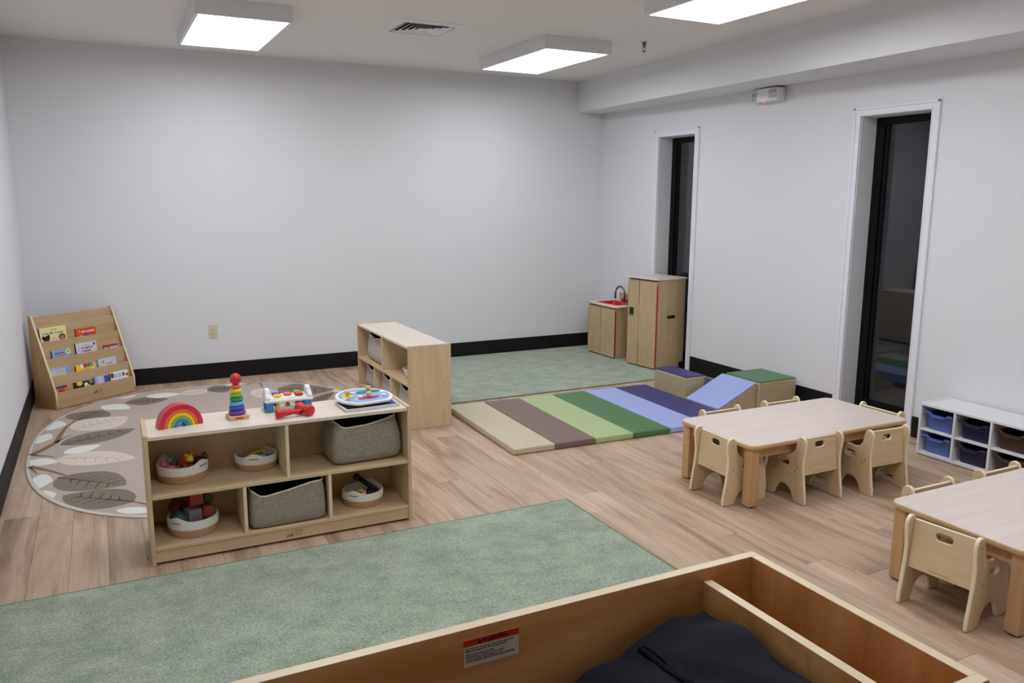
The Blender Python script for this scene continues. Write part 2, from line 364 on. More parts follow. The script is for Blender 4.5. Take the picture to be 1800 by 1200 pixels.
# ------------------------------------------------------------------ room shell
W, H, REAR = 5.547, 2.8465, -9.6
def build_room():
    fl = struct('floor', box((-0.2, REAR-0.2, -0.12), (W+0.2, 0.2, -0.004)), 'floor')
    # planks, one object each, running away from the camera
    pw, pl = 0.157, 1.22
    cache = {}
    def plank_mesh(w, l):
        k = (round(w, 3), round(l, 3))
        if k not in cache:
            bm = bmesh.new(); e = 0.0014
            lo = [(-w/2+0.0004, -l/2+0.0004, -0.004), (w/2-0.0004, -l/2+0.0004, -0.004), (w/2-0.0004, l/2-0.0004, -0.004), (-w/2+0.0004, l/2-0.0004, -0.004)]
            md = [(x, y, -0.0012) for x, y, z in lo]
            hi = [(x-math.copysign(e, x), y-math.copysign(e, y), 0) for x, y, z in lo]
            loft(bm, [lo, md, hi], True, False, True)
            me = bpy.data.meshes.new('plank'); bm.to_mesh(me); bm.free(); me.materials.append(M['floor']); cache[k] = me
        return cache[k]
    rnd = random.Random(3)
    x = 0.032-pw
    while x < W:
        x0, x1 = max(x, 0), min(x+pw, W)
        y = 0.0 + rnd.uniform(0.05, pl)
        while y > -6.9:
            y1 = min(y, 0); y0 = max(y-pl, -7.6)
            if y1-y0 > 0.02 and x1-x0 > 0.01:
                obj('plank', plank_mesh(x1-x0, y1-y0), 'floor', fl, ((x0+x1)/2, (y0+y1)/2, 0))
            y -= pl
        x += pw
    struct('ceiling', box((-0.2, REAR-0.2, H), (W+0.2, 0.2, H+0.12)), 'ceiling')
    struct('wall_left', box((-0.15, REAR, 0), (0, 0.15, H)), 'wall')
    struct('wall_back', box((0, 0, 0), (W+0.15, 0.15, H)), 'wall')
    struct('wall_rear', box((-0.15, REAR-0.15, 0), (W+0.15, REAR, H)), 'wall')
    bm = bmesh.new(); X1 = W+0.20; zt = 2.222
    for y0, y1 in ((0, -1.012), (-1.558, -3.392), (-3.957, REAR)): bx(bm, (W, y1, 0), (X1, y0, H))
    for y0, y1 in ((-1.012, -1.558), (-3.392, -3.957)): bx(bm, (W, y1, zt), (X1, y0, H)); bx(bm, (W, y1, 0), (X1, y0, 0.055))
    struct('wall_right', bm, 'wall')
    # dropped beam along the right wall
    bm = bmesh.new()
    def sec(y, s, z): return [(W, y, z), (W, y, H), (W-s, y, H), (W-s, y, z)]
    loft(bm, [sec(0, 0.327, 2.527), sec(-4.4, 0.53, 2.515), sec(REAR, 0.53, 2.515)], True, True, True)
    bmesh.ops.recalc_face_normals(bm, faces=bm.faces)
    struct('trim_1', bm, 'wall')
    hb = 0.147
    struct('baseboard_left', box((0, REAR, 0), (0.012, -0.012, hb), 0.003), 'base')
    struct('baseboard_back', box((0, -0.012, 0), (W, 0, hb), 0.003), 'base')
    for y0, y1 in ((-0.012, -0.952), (-1.622, -3.332), (-4.022, REAR)):
        struct('baseboard_right', box((W-0.012, y1, 0), (W, y0, hb), 0.003), 'base')
    # windows: casing, jambs, black frame, glass
    for n, (y0, y1) in enumerate(((-1.012, -1.558), (-3.392, -3.957)), 1):
        w = bpy.data.objects.new('window_%d' % n, None); COL.objects.link(w); w['kind'] = 'structure'
        w.location = (W, (y0+y1)/2, 0); hw = (y0-y1)/2
        cw = 0.06
        for s in (-1, 1):
            bm = bmesh.new(); a, b = sorted((s*hw, s*(hw+cw)))
            bx(bm, (-0.012, a, 0), (0.0, b, zt+cw), 0.002)
            a2, b2 = sorted((s*(hw+cw), s*(hw+cw-0.018))); bx(bm, (-0.019, a2, 0), (-0.010, b2, zt+cw), 0.003)
            a2, b2 = sorted((s*hw, s*(hw+0.010))); bx(bm, (-0.016, a2, 0), (-0.010, b2, zt+0.01), 0.002)
            obj('casing', bm, 'trim', w)
        bm = bmesh.new(); bx(bm, (-0.012, -hw, zt), (0, hw, zt+cw), 0.002)
        bx(bm, (-0.019, -hw-cw, zt+cw-0.018), (-0.010, hw+cw, zt+cw), 0.003); bx(bm, (-0.016, -hw, zt), (-0.010, hw, zt+0.010), 0.002)
        obj('casing', bm, 'trim', w)
        obj('jamb', box((0, hw-0.004, 0.055), (0.165, hw+0.0, zt)), 'wall', w)
        obj('jamb', box((0, -hw, 0.055), (0.165, -hw+0.004, zt)), 'wall', w)
        obj('jamb', box((0, -hw, zt-0.004), (0.165, hw, zt)), 'wall', w)
        obj('sill', box((-0.003, -hw, 0.0), (0.165, hw, 0.06)), 'black', w)
        bm = bmesh.new(); f = 0.075; xa, xb = 0.155, 0.199
        bx(bm, (xa, hw-f, 0.06), (xb, hw-0.004, zt), 0.002); bx(bm, (xa, -hw+0.004, 0.06), (xb, -hw+f, zt), 0.002)
        bx(bm, (xa, -hw+f, zt-0.055), (xb, hw-f, zt-0.004), 0.002); bx(bm, (xa, -hw+f, 0.06), (xb, hw-f, 0.13), 0.002)
        bx(bm, (xa+0.012, hw-f-0.030, 0.13), (xb, hw-f-0.006, zt-0.055), 0.002); bx(bm, (xa+0.012, -hw+f+0.006, 0.13), (xb, -hw+f+0.030, zt-0.055), 0.002); bx(bm, (xa+0.02, hw-f-0.006, 0.13), (xb, hw-f, zt-0.055)); bx(bm, (xa+0.02, -hw+f, 0.13), (xb, -hw+f+0.006, zt-0.055))
        obj('frame', bm, 'black', w)
        obj('pane', box((0.176, -hw+f+0.01, 0.12), (0.182, hw-f-0.01, zt-0.05)), 'glass', w)
build_room()

# ------------------------------------------------------------------ ceiling fixtures
def build_lights():
    w, l, h = 0.60, 1.20, 0.10
    t = thing('ceiling_light', '', 'ceiling light', (1.506, -1.43, H), 0, 'flush LED panel lights on the ceiling')
    bm = bmesh.new()
    for lo, hi in (((-w/2, -l/2, -h), (-w/2+0.022, l/2, 0)), ((w/2-0.022, -l/2, -h), (w/2, l/2, 0)), ((-w/2+0.022, -l/2, -h), (w/2-0.022, -l/2+0.022, 0)), ((-w/2+0.022, l/2-0.022, -h), (w/2-0.022, l/2, 0))):
        bx(bm, lo, hi, 0.002)
    obj('frame', bm, 'wplastic', t)
    obj('diffuser', box((-w/2+0.0225, -l/2+0.0225, -h+0.004), (w/2-0.0225, l/2-0.0225, -h+0.012)), 'led', t)
    t['label'] = 'white flush LED ceiling panel at left, nearest the left wall'
    dup(t, (3.985, -1.43, H), 0, 'white flush LED ceiling panel right of the air vent, near the back wall')
    dup(t, (3.985, -3.88, H), 0, 'white LED ceiling panel cut off by the top edge, near the beam')
    dup(t, (1.506, -3.88, H), 0, 'white flush LED ceiling panel above the near toy shelf, just out of frame')
    dup(t, (3.985, -6.33, H), 0, 'white flush LED ceiling panel above the cut-off table, out of frame')
    dup(t, (1.506, -6.33, H), 0, 'white flush LED ceiling panel above the changing table, out of frame')
build_lights()
def build_vent():
    t = thing('air_vent', 'white square four-way air vent with black gaps between the ceiling lights', 'air vent', (2.782, -1.80, H))
    hw, hd = 0.245, 0.245
    def ring(bm, a0, z0, a1, z1, th=0.003):
        def sq(a, z): return [(-a, -a, z), (a, -a, z), (a, a, z), (-a, a, z)]
        loft(bm, [sq(a0, z0), sq(a1, z1), sq(a1-0.001, z1+th), sq(a0-0.001, z0+th), sq(a0, z0)], True)
    bm = bmesh.new(); ring(bm, 0.245, -0.003, 0.195, -0.014, 0.003); ring(bm, 0.245, 0.0, 0.245, -0.003, 0.0005)
    obj('frame', bm, 'wplastic', t)
    obj('duct_shade', box((-0.2, -0.2, -0.003), (0.2, 0.2, -0.001)), 'vent_shade', t, label='black sheet painting the shade behind the louvers')  # flat sheet, its black stands in for the shade above the louvers
    for a in (0.185, 0.147, 0.109, 0.071):
        bm = bmesh.new(); ring(bm, a, -0.014, a-0.024, -0.005, 0.002); obj('louver', bm, 'wplastic', t)
    bm = bmesh.new(); bx(bm, (-0.03, -0.03, -0.012), (0.03, 0.03, -0.009)); obj('centre_plate', bm, 'wplastic', t)
    s = thing('sprinkler_head', 'small chrome fire sprinkler hanging from the ceiling right of the vent', 'sprinkler', (4.50, -2.16, H))
    bm = bmesh.new(); lathe(bm, [(0.034, 0), (0.034, -0.004), (0.018, -0.008)], 20); obj('escutcheon', bm, 'wplastic', s, smooth=True)
    bm = bmesh.new(); lathe(bm, [(0.016, -0.006), (0.016, -0.03), (0.012, -0.034), (0.012, -0.05)], 12); obj('body', bm, 'darkmetal', s, smooth=True)
    bm = bmesh.new()
    for sx in (-1, 1): tube(bm, [(sx*0.011, 0, -0.048), (sx*0.015, 0, -0.06), (sx*0.003, 0, -0.078)], 0.003, 6)
    obj('yoke', bm, 'chrome', s)
    bm = bmesh.new(); lathe(bm, [(0.004, -0.07), (0.014, -0.079), (0.014, -0.082), (0.004, -0.083)], 14); obj('deflector', bm, 'darkmetal', s)
build_vent()
def build_wall_bits():
    t = thing('emergency_light', 'white twin-head emergency light mounted high on the right wall under the beam', 'emergency light', (W, -2.520, 2.408))
    obj('housing', box((-0.095, -0.120, 0), (0, 0.110, 0.104), 0.008), 'wplastic', t)
    obj('battery_cover', box((-0.101, -0.124, 0.008), (-0.094, -0.005, 0.040), 0.002), 'wplastic', t)
    for y, z, rz in ((0.170, 0.058, 0.30), (-0.088, 0.066, 0.0)):
        hd = obj('lamp_head', box((-0.135, -0.048, -0.042), (-0.050, 0.048, 0.042), 0.010), 'wplastic', t, (0.022 if y < 0 else 0.055, y, z), (0, -0.1, rz))
        bm = bmesh.new()
        for i in range(3):
            for j in range(2): bx(bm, (-0.139, -0.043+i*0.030, -0.034+j*0.035), (-0.134, -0.043+i*0.030+0.024, -0.034+j*0.035+0.029), 0.002)
        obj('lens', bm, 'lens', hd)
        obj('swivel', box((-0.06, -0.02, -0.02), (-0.01, 0.02, 0.02), 0.004), 'wplastic', hd)
    obj('indicator', box((-0.099, 0.022, -0.003), (-0.088, 0.034, 0.004)), 'led_red', t, label='red glowing indicator lamp')
    s = thing('wall_outlet', 'ivory duplex wall outlet low on the back wall', 'outlet', (1.427, 0, 0.434))
    obj('plate', box((-0.036, -0.006, -0.06), (0.036, 0, 0.06), 0.002), 'ivory', s)
    for z in (-0.02, 0.02):
        rc = obj('receptacle', box((-0.015, -0.009, z-0.014), (0.015, -0.005, z+0.014), 0.002), 'ivory', s)
        bm = bmesh.new()
        for x in (-0.006, 0.006): bx(bm, (x-0.001, -0.0095, z-0.004), (x+0.001, -0.0088, z+0.006))
        bx(bm, (-0.002, -0.0095, z-0.010), (0.002, -0.0088, z-0.006)); obj('slots', bm, 'ink', rc)
build_wall_bits()

# ------------------------------------------------------------------ rugs
def build_rugs():
    def green(name, label, x0, x1, y0, y1):
        t = thing(name, label, 'rug', ((x0+x1)/2, (y0+y1)/2, 0), 0, 'sage green rectangular rugs')
        w, d = x1-x0, y1-y0
        obj('pile', box((-w/2+0.012, -d/2+0.012, 0.0002), (w/2-0.012, d/2-0.012, 0.0095), 0.003), 'rug_g', t)
        bm = bmesh.new()
        for lo, hi in (((-w/2, -d/2, 0.0002), (w/2, -d/2+0.014, 0.008)), ((-w/2, d/2-0.014, 0.0002), (w/2, d/2, 0.008)), ((-w/2, -d/2+0.014, 0.0002), (-w/2+0.014, d/2-0.014, 0.008)), ((w/2-0.014, -d/2+0.014, 0.0002), (w/2, d/2-0.014, 0.008))):
            bx(bm, lo, hi, 0.003)
        obj('edge_binding', bm, 'binding', t)
    green('area_rug', 'sage green mottled rug in the foreground in front of the low toy shelf', 0.05, 2.757, -5.80, -4.0)
    green('area_rug', 'sage green mottled rug in the far corner before the toy kitchen', 2.80, 5.46, -1.795, -0.03)
    # leaf rug
    cx, cy, rx, ry, ex = 1.258, -1.83, 1.195, 1.55, 2.45
    t = thing('leaf_rug', 'oval taupe rug printed with leaves and branches behind the low toy shelf', 'rug', (cx, cy, 0))
    def se(k, n=96):
        out = []
        for i in range(n):
            a = 2*PI*i/n; c, s = math.cos(a), math.sin(a)
            out.append((rx*k*math.copysign(abs(c)**(2/ex), c), ry*k*math.copysign(abs(s)**(2/ex), s)))
        return out
    bm = bmesh.new(); loft(bm, [[(x, y, 0.0002) for x, y in se(0.985)], [(x, y, 0.008) for x, y in se(0.985)]], True, True, True); obj('pile', bm, 'leafrug', t)
    bm = bmesh.new(); loft(bm, [[(x, y, z) for x, y in se(k)] for k, z in ((0.984, 0.0002), (1.0, 0.0002), (1.0, 0.006), (0.996, 0.0085), (0.984, 0.0085))], True); obj('edge_binding', bm, 'leafbind', t)
    rnd = random.Random(11)
    def P(x, y): return Vector((x-cx, y-cy))
    def inside(p, k=0.982): return (abs(p[0])/(rx*k))**ex+(abs(p[1])/(ry*k))**ex <= 1
    def clip(p, k=0.982):
        v = (abs(p[0])/(rx*k))**ex+(abs(p[1])/(ry*k))**ex
        return p if v <= 1 else Vector((p[0], p[1]))*(v**(-1/ex))
    lay = [0]
    def leaf(a, b, w, kind, blunt=0.0):
        a, b = P(*a), P(*b); d = b-a; L = d.length; e = d/L; n = Vector((-e.y, e.x)); pts = []
        m = 14
        for s in (1, -1):
            rng = range(m+1) if s == 1 else range(m-1, 0, -1)
            for i in rng:
                u = i/m; prof = math.sin(PI*u**0.85)**(0.8 if not blunt else 0.55)
                q = a+e*L*u+n*s*w/2*prof; pts.append(clip(q))
        lay[0] += 1; z = 0.0083+0.00003*(lay[0] % 12)
        bm = bmesh.new(); vs = [bm.verts.new((p[0], p[1], z)) for p in pts]
        bm.faces.new(vs); bmesh.ops.triangulate(bm, faces=bm.faces); bmesh.ops.recalc_face_normals(bm, faces=bm.faces)
        for f in bm.faces:
            if f.normal.z < 0: f.normal_flip()
        lf = obj('leaf_print', bm, {'D': 'leaf_dark', 'C': 'leaf_cream', 'W': 'leaf_white'}[kind], t, label={'D': 'dark taupe printed leaf', 'C': 'cream printed leaf', 'W': 'white printed leaf'}[kind])
        if kind != 'W' and L > 0.2:
            bm = bmesh.new(); vz = z+0.00025
            def strip(p, q, wd):
                p, q = clip(p), clip(q)
                dd = (q-p);
                if dd.length < 0.005: return
                nn = Vector((-dd.y, dd.x)).normalized()*wd/2
                f = bm.faces.new([bm.verts.new((v.x, v.y, vz)) for v in (p-nn, q-nn*0.4, q+nn*0.4, p+nn)])
            wv = 0.017 if kind == 'D' else 0.009
            strip(a, a+e*L*0.86, wv)
            for u in (0.2, 0.34, 0.48, 0.62, 0.75):
                for s in (1, -1):
                    p = a+e*L*u; strip(p, p+e*L*0.10+n*s*w*0.30*math.sin(PI*u), wv*0.7)
            obj('vein_print', bm, 'leaf_vein' if kind == 'D' else 'vein_pale', lf)
    for a, b, w, k in LEAVES: leaf(a, b, w, k)
    for pts, wd in BRANCHES:
        bm = bmesh.new()
        q = [clip(P(*p)) for p in pts]
        L = []; R = []
        for i, p in enumerate(q):
            d = (q[min(i+1, len(q)-1)]-q[max(i-1, 0)]).normalized(); n = Vector((-d.y, d.x))*wd*(1-0.75*i/(len(q)-1))/2
            L.append(bm.verts.new((*(p+n), 0.0089))); R.append(bm.verts.new((*(p-n), 0.0089)))
        for i in range(len(q)-1): bm.faces.new((R[i], R[i+1], L[i+1], L[i]))
        obj('branch_print', bm, 'leaf_branch', t)
LEAVES = [((0.324, -1.061), (0.495, -0.810), 0.335, 'D'),
          ((0.304, -1.329), (0.662, -1.096), 0.377, 'C'),
          ((0.242, -1.687), (0.702, -1.468), 0.285, 'D'),
          ((0.267, -1.900), (0.479, -1.793), 0.150, 'W'),
          ((0.233, -1.984), (0.674, -2.200), 0.291, 'C'),
          ((0.057, -1.981), (0.243, -2.086), 0.145, 'W'),
          ((0.099, -2.422), (0.229, -2.436), 0.272, 'W'),
          ((0.252, -2.397), (0.604, -2.706), 0.336, 'D'),
          ((0.634, -3.005), (0.289, -2.736), 0.308, 'D'),
          ((0.545, -3.093), (0.734, -3.206), 0.094, 'W'),
          ((0.155, -2.703), (0.257, -2.687), 0.190, 'W'),
          ((0.111, -1.124), (0.262, -1.159), 0.245, 'W'),
          ((0.082, -1.457), (0.188, -1.485), 0.238, 'W'),
          ((0.501, -0.661), (0.684, -0.862), 0.175, 'W'),
          ((0.593, -0.455), (0.756, -0.368), 0.142, 'W'),
          ((0.660, -0.647), (0.981, -0.654), 0.267, 'D'),
          ((0.817, -0.493), (1.089, -0.527), 0.177, 'W'),
          ((1.086, -0.558), (1.328, -0.439), 0.194, 'C'),
          ((1.294, -0.492), (1.521, -0.462), 0.276, 'D'),
          ((1.466, -0.350), (1.632, -0.298), 0.153, 'W'),
          ((1.600, -0.807), (1.834, -0.786), 0.381, 'C'),
          ((1.839, -0.686), (2.299, -0.908), 0.511, 'D'),
          ((1.893, -0.408), (2.070, -0.494), 0.139, 'W'),
          ((2.224, -0.941), (2.373, -0.909), 0.211, 'W'),
          ((1.0, -3.1), (1.5, -2.7), 0.160, 'D'),
          ((1.6, -3.1), (2.0, -2.75), 0.150, 'C'),
          ((1.2, -2.4), (1.7, -2.1), 0.170, 'D'),
          ((1.9, -2.3), (2.2, -1.9), 0.130, 'W'),
          ((1.3, -1.6), (1.8, -1.5), 0.160, 'C'),
          ((1.9, -1.4), (2.25, -1.0), 0.140, 'D'),
          ((2.15, -2.95), (2.42, -2.4), 0.130, 'W'),
          ((1.75, -2.7), (2.25, -2.55), 0.120, 'D')]
BRANCHES = [([(0.085, -1.849), (0.149, -1.744), (0.212, -1.614), (0.243, -1.354), (0.264, -1.217), (0.319, -1.059)], 0.050),
            ([(0.212, -1.614), (0.256, -1.518), (0.307, -1.456)], 0.025),
            ([(0.088, -1.851), (0.157, -1.899), (0.218, -1.953)], 0.030),
            ([(0.075, -2.101), (0.141, -2.161), (0.222, -2.262), (0.296, -2.381)], 0.045),
            ([(0.094, -2.124), (0.123, -2.205), (0.141, -2.274)], 0.020),
            ([(0.739, -3.120), (0.683, -3.065), (0.628, -3.002)], 0.030),
            ([(1.629, -0.407), (1.705, -0.296), (1.752, -0.370), (1.739, -0.567)], 0.030)]
build_rugs()

# ------------------------------------------------------------------ exercise mat and soft play blocks
def build_mat():
    L, s, h = 1.212, 0.305, 0.045
    t = thing('folding_mat', 'six-panel folding tumbling mat in tan, brown, greens and blues on the floor', 'mat', (2.8425, -3.1852, 0), -0.0349)
    for i, c in enumerate(('v_tan', 'v_brown', 'v_lgreen', 'v_green', 'v_lblue', 'v_navy')):
        names = ('tan', 'brown', 'sage green', 'dark green', 'periwinkle blue', 'navy blue')
        bm = box((i*s+0.001, 0, 0.001), ((i+1)*s-0.001, L, h), 0.010)
        p = obj('panel', bm, c, t, smooth=False, label=names[i]+' mat panel')
    bl = []
    def block(name, label, loc, rz, body, top, matb, matt):
        b = thing(name, label, 'foam block', loc, rz, 'soft foam climbing blocks')
        obj('body', body, matb, b); obj('top_cover', top, matt, b)
        return b
    def rb(lo, hi, r=0.012): return box(lo, hi, r)
    block('foam_block', 'small sand foam block with navy top beside the mat', (4.757, -2.527, 0), 0.01, rb((0, 0, 0), (0.20, 0.42, 0.192)), rb((0.004, 0.004, 0.184), (0.196, 0.416, 0.2), 0.007), 'v_sand', 'v_navy')
    block('foam_block', 'sand foam block with dark green top against the right wall', (5.105, -2.995, 0), 0.0, rb((0, 0, 0), (0.395, 0.40, 0.212)), rb((0.004, 0.004, 0.204), (0.391, 0.396, 0.22), 0.007), 'v_sand', 'v_green')
    # wedge
    def wedge(x0, x1, y0, y1, z0, z1, b0=0.0):
        bm = bmesh.new()
        loft(bm, [[(x0, y, b0), (x1, y, b0), (x1, y, z1), (x0, y, z0)] for y in (y0, y1)], True, True, True)
        bmesh.ops.recalc_face_normals(bm, faces=bm.faces)
        bmesh.ops.bevel(bm, geom=list(bm.edges), offset=0.006, segments=2, affect='EDGES'); return bm
    wb = wedge(0, 0.38, 0, 0.40, 0.028, 0.200)
    wt = bmesh.new(); loft(wt, [[(0.002, y, 0.028), (0.378, y, 0.200), (0.376, y, 0.211), (0.0, y, 0.040)] for y in (0.003, 0.397)], True, True, True)
    bmesh.ops.recalc_face_normals(wt, faces=wt.faces); bmesh.ops.bevel(wt, geom=list(wt.edges), offset=0.004, segments=2, affect='EDGES')
    block('foam_wedge', 'sand foam wedge ramp with periwinkle blue slope leading to green block', (4.722, -2.968, 0), 0.0, wb, wt, 'v_sand', 'v_lblue')
    b = thing('foam_pad', 'low navy foam pad on the floor behind the small navy-topped block', 'foam block', (5.19, -2.38, 0), 0.0, 'soft foam climbing blocks')
    obj('body', rb((0, 0, 0), (0.17, 0.30, 0.05)), 'v_navy', b)
build_mat()

# ------------------------------------------------------------------ storage shelves
def make_shelf(label, loc, rz):
    """1.22 wide five-section shelf; local x along the front, y to the back"""
    w, d, h, th = 1.223, 0.325, 0.605, 0.018
    t = thing('toy_shelf', label, 'shelf', loc, rz, 'low birch toy shelves')
    for x0 in (0, w-th):
        obj('side_panel', box((x0, 0, 0), (x0+th, d, h), 0.003), 'birch_z', t)
    obj('top_panel', box((th, 0.004, h-0.026), (w-th, d, h-0.008), 0.003), 'birch_top', t)
    obj('shelf_board', box((th, 0.004, 0.306), (w-th, d-0.006, 0.324), 0.003), 'birch', t)
    obj('bottom_board', box((th, 0.004, 0.066), (w-th, d-0.006, 0.084), 0.003), 'birch', t)
    obj('kick_board', box((th, 0.010, 0.012), (w-th, 0.026, 0.066), 0.001), 'birch', t)
    obj('back_panel', box((th, d-0.006, 0.03), (w-th, d, h-0.026)), 'birch', t)
    obj('divider', box((0.605, 0.006, 0.324), (0.621, d-0.006, h-0.026), 0.002), 'birch_edge', t)
    for x in (0.402, 0.800): obj('divider', box((x, 0.006, 0.084), (x+0.016, d-0.006, 0.306), 0.002), 'birch_edge', t)
    bm = bmesh.new()
    for i, hh in enumerate((0.010, 0.013, 0.016, 0.021)):
        bx(bm, (0.590+i*0.0085, 0.0092, 0.025), (0.597+i*0.0085, 0.0104, 0.025+hh*0.7)); lathe(bm, [(0.0022, -0.0008), (0.0022, 0.0004)], 8, m=Matrix.Translation((0.5935+i*0.0085, 0.0098, 0.029+hh*0.9)) @ Matrix.Rotation(PI/2, 4, 'X'))
    obj('emblem', bm, 'burn', t)
    text('ECR', 0.021, 'burn', t, (0.650, 0.0095, 0.046), (PI/2, 0, 0)); text('4KIDS', 0.0105, 'burn', t, (0.650, 0.0095, 0.031), (PI/2, 0, 0))
    bm = bmesh.new(); lathe(bm, [(0.004, -0.0006), (0.004, 0.0006)], 8, m=Matrix.Rotation(PI/2, 4, 'Y'))
    pm = bpy.data.meshes.new('screw_plug'); bm.to_mesh(pm); bm.free()
    for x in (-0.0008, w+0.0008):
        for y in (0.05, d-0.05):
            for z in (0.075, 0.315, h-0.02): obj('screw_plug', pm, 'screw', t, (x, y, z))
    return t
S1 = (0.676, -3.887); S2 = (2.428, -1.125)
make_shelf('low birch five-section toy shelf in the middle foreground with rainbow on top', (*S1, 0), -0.006)
make_shelf('low birch toy shelf standing end-on beside the far green rug', (*S2, 0), -1.562)

def sup(rx, ry, ex, n=48, rot=0.0):
    out = []
    for i in range(n):
        a = 2*PI*i/n; c, s = math.cos(a), math.sin(a)
        out.append((rx*math.copysign(abs(c)**(2/ex), c), ry*math.copysign(abs(s)**(2/ex), s)))
    return out
def rect_basket(label, loc, rz, w, d, h, mat='basket', bulge=0.02, dip=0.035, group='woven rectangular baskets', n=64, taper=0.02, name='storage_basket', shift=0.0, reach=0.3):
    t = thing(name, label, 'basket', loc, rz, group)
    def topz(x, y):  # wavy rim: dips in the middle of the long sides
        l = 1/(1+math.exp(-(x-shift+0.10*w)/(0.028*w))); r = 1/(1+math.exp((x-shift-reach*w)/(0.10*w)))
        return h - dip*l*r + 0.10*dip*math.sin(14*x+2*y)
    rings = []
    prof = [(0.0, -0.016), (0.02, -0.006), (0.07, bulge*0.5), (0.25, bulge), (0.5, bulge*0.8), (0.75, bulge*0.3), (1.0, -taper)]
    for u, b in prof:
        r = sup(w/2+b, d/2+b, 9, n)
        rings.append([(x, y, u*topz(x, y)) for x, y in r])
    bm = bmesh.new(); loft(bm, rings, True, True, False); obj('body', bm, mat, t, smooth=True)
    bm = bmesh.new()
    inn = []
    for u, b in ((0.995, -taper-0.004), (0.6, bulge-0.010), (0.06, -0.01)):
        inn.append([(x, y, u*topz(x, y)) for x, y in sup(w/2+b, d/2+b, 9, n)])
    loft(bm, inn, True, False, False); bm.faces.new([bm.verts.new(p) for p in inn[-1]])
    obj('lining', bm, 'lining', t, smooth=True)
    bm = bmesh.new(); pts = [(x, y, topz(x, y)) for x, y in sup(w/2-taper, d/2-taper, 9, n)]
    rg = []
    for i, p in enumerate(pts):
        a = Vector(pts[(i+1) % n])-Vector(pts[i-1]); a.normalize(); o = Vector((a.y, -a.x, 0)); 
        rg.append([Vector(p)+o*0.004*math.cos(k*PI/3)+Vector((0, 0, 0.004*math.sin(k*PI/3))) for k in range(6)])
    rg.append(rg[0]); loft(bm, rg, True); obj('rim_piping', bm, 'rim_white', t, smooth=True)
    return t
def round_basket(label, loc, r, h, hand=0.6, group='small round rope baskets on the low shelf'):
    t = thing('rope_basket', label, 'basket', loc, 0, group)
    n = 40
    def hz(a):   # handle bumps on two sides
        return 0.020*sum(math.exp(-((math.atan2(math.sin(a-c), math.cos(a-c)))/0.35)**2) for c in (hand, hand+PI))
    def rr(u): return r*(0.90+0.10*math.sin(min(1, u*1.3)*PI/2))
    split = 0.48
    def band(u0, u1, k, off=0.0):
        rings = []
        for i in range(k):           # coils of rope, each a rounded ring
            for j in range(5):
                u = u0+(u1-u0)*(i+j/4)/k; bul = 0.0022*math.sin(PI*j/4)
                rings.append([((rr(u)+bul+off)*math.cos(2*PI*q/n), (rr(u)+bul+off)*math.sin(2*PI*q/n), u*h+(hz(2*PI*q/n)*max(0, (u-0.5)*2)**2)) for q in range(n)])
        return rings
    bm = bmesh.new(); loft(bm, band(0.0, split, 4), True, True, False); obj('lower_coils', bm, 'rope_tan', t, smooth=True, label='tan lower half of the rope basket')
    bm = bmesh.new(); rg = band(split, 1.0, 4)
    inner = [[(p[0]*0.93, p[1]*0.93, p[2]) for p in rg[-1]]] + [[(rr(u)*0.92*math.cos(2*PI*q/n), rr(u)*0.92*math.sin(2*PI*q/n), u*h) for q in range(n)] for u in (0.5, 0.1)]
    loft(bm, rg+inner, True, False, True); obj('upper_coils', bm, 'rope_white', t, smooth=True, label='white upper half of the rope basket')
    for s in (0, PI):
        a = hand+s; bm = bmesh.new()
        R = rr(1)+0.004
        bx(bm, (R-0.004, -0.022, h-0.008), (R+0.0005, 0.022, h-0.003), 0.001, mat=Matrix.Rotation(a, 4, 'Z')); obj('handle_slit', bm, 'slit', t)
    return t

# ------------------------------------------------------------------ contents of the near shelf
ZL, ZM, ZT = 0.084, 0.324, 0.597
def sphere(bm, c, r, sx=1, sy=1, sz=1, n=10):
    res = bmesh.ops.create_uvsphere(bm, u_segments=n+4, v_segments=n, radius=r)
    for v in res['verts']: v.co = Vector((v.co.x*sx, v.co.y*sy, v.co.z*sz))+Vector(c)
    return res['verts']
def blob(label, cat, name, loc, r, mat, s=(1, 1, 1), group=None):
    bm = bmesh.new(); sphere(bm, (0, 0, 0), r, *s); o = obj(name, bm, mat, None, loc, smooth=True); return tag(o, label, cat, group)
def toy_animal(label, loc, rz, mat, mat2, sc=1.0, mane=None):
    """small plastic animal: body, head with ears, legs"""
    t = thing('toy_animal', label, 'toy', loc, rz, 'plastic animals in the rope basket'); t.scale = (sc, sc, sc)
    bm = bmesh.new(); sphere(bm, (0, 0, 0.035), 0.022, 1.5, 0.85, 0.9)
    for x in (-0.02, 0.02):
        for y in (-0.01, 0.01): tube(bm, [(x, y, 0.035), (x*1.1, y, 0.004)], 0.0065, 7)
    tube(bm, [(-0.03, 0, 0.04), (-0.042, 0, 0.05), (-0.046, 0, 0.04)], 0.003, 6)
    obj('body', bm, mat, t, smooth=True)
    bm = bmesh.new(); sphere(bm, (0.040, 0, 0.056), 0.016, 1.15, 0.95, 1); sphere(bm, (0.055, 0, 0.052), 0.008)
    for y in (-0.011, 0.011): sphere(bm, (0.036, y, 0.072), 0.006)
    obj('head', bm, mat2, t, smooth=True)
    if mane:
        bm = bmesh.new(); rnd = random.Random(4)
        for k in range(12):
            a = 2*PI*k/12; sphere(bm, (0.032, 0.018*math.cos(a), 0.056+0.018*math.sin(a)), 0.009, n=6)
        obj('mane', bm, mane, t, smooth=True)
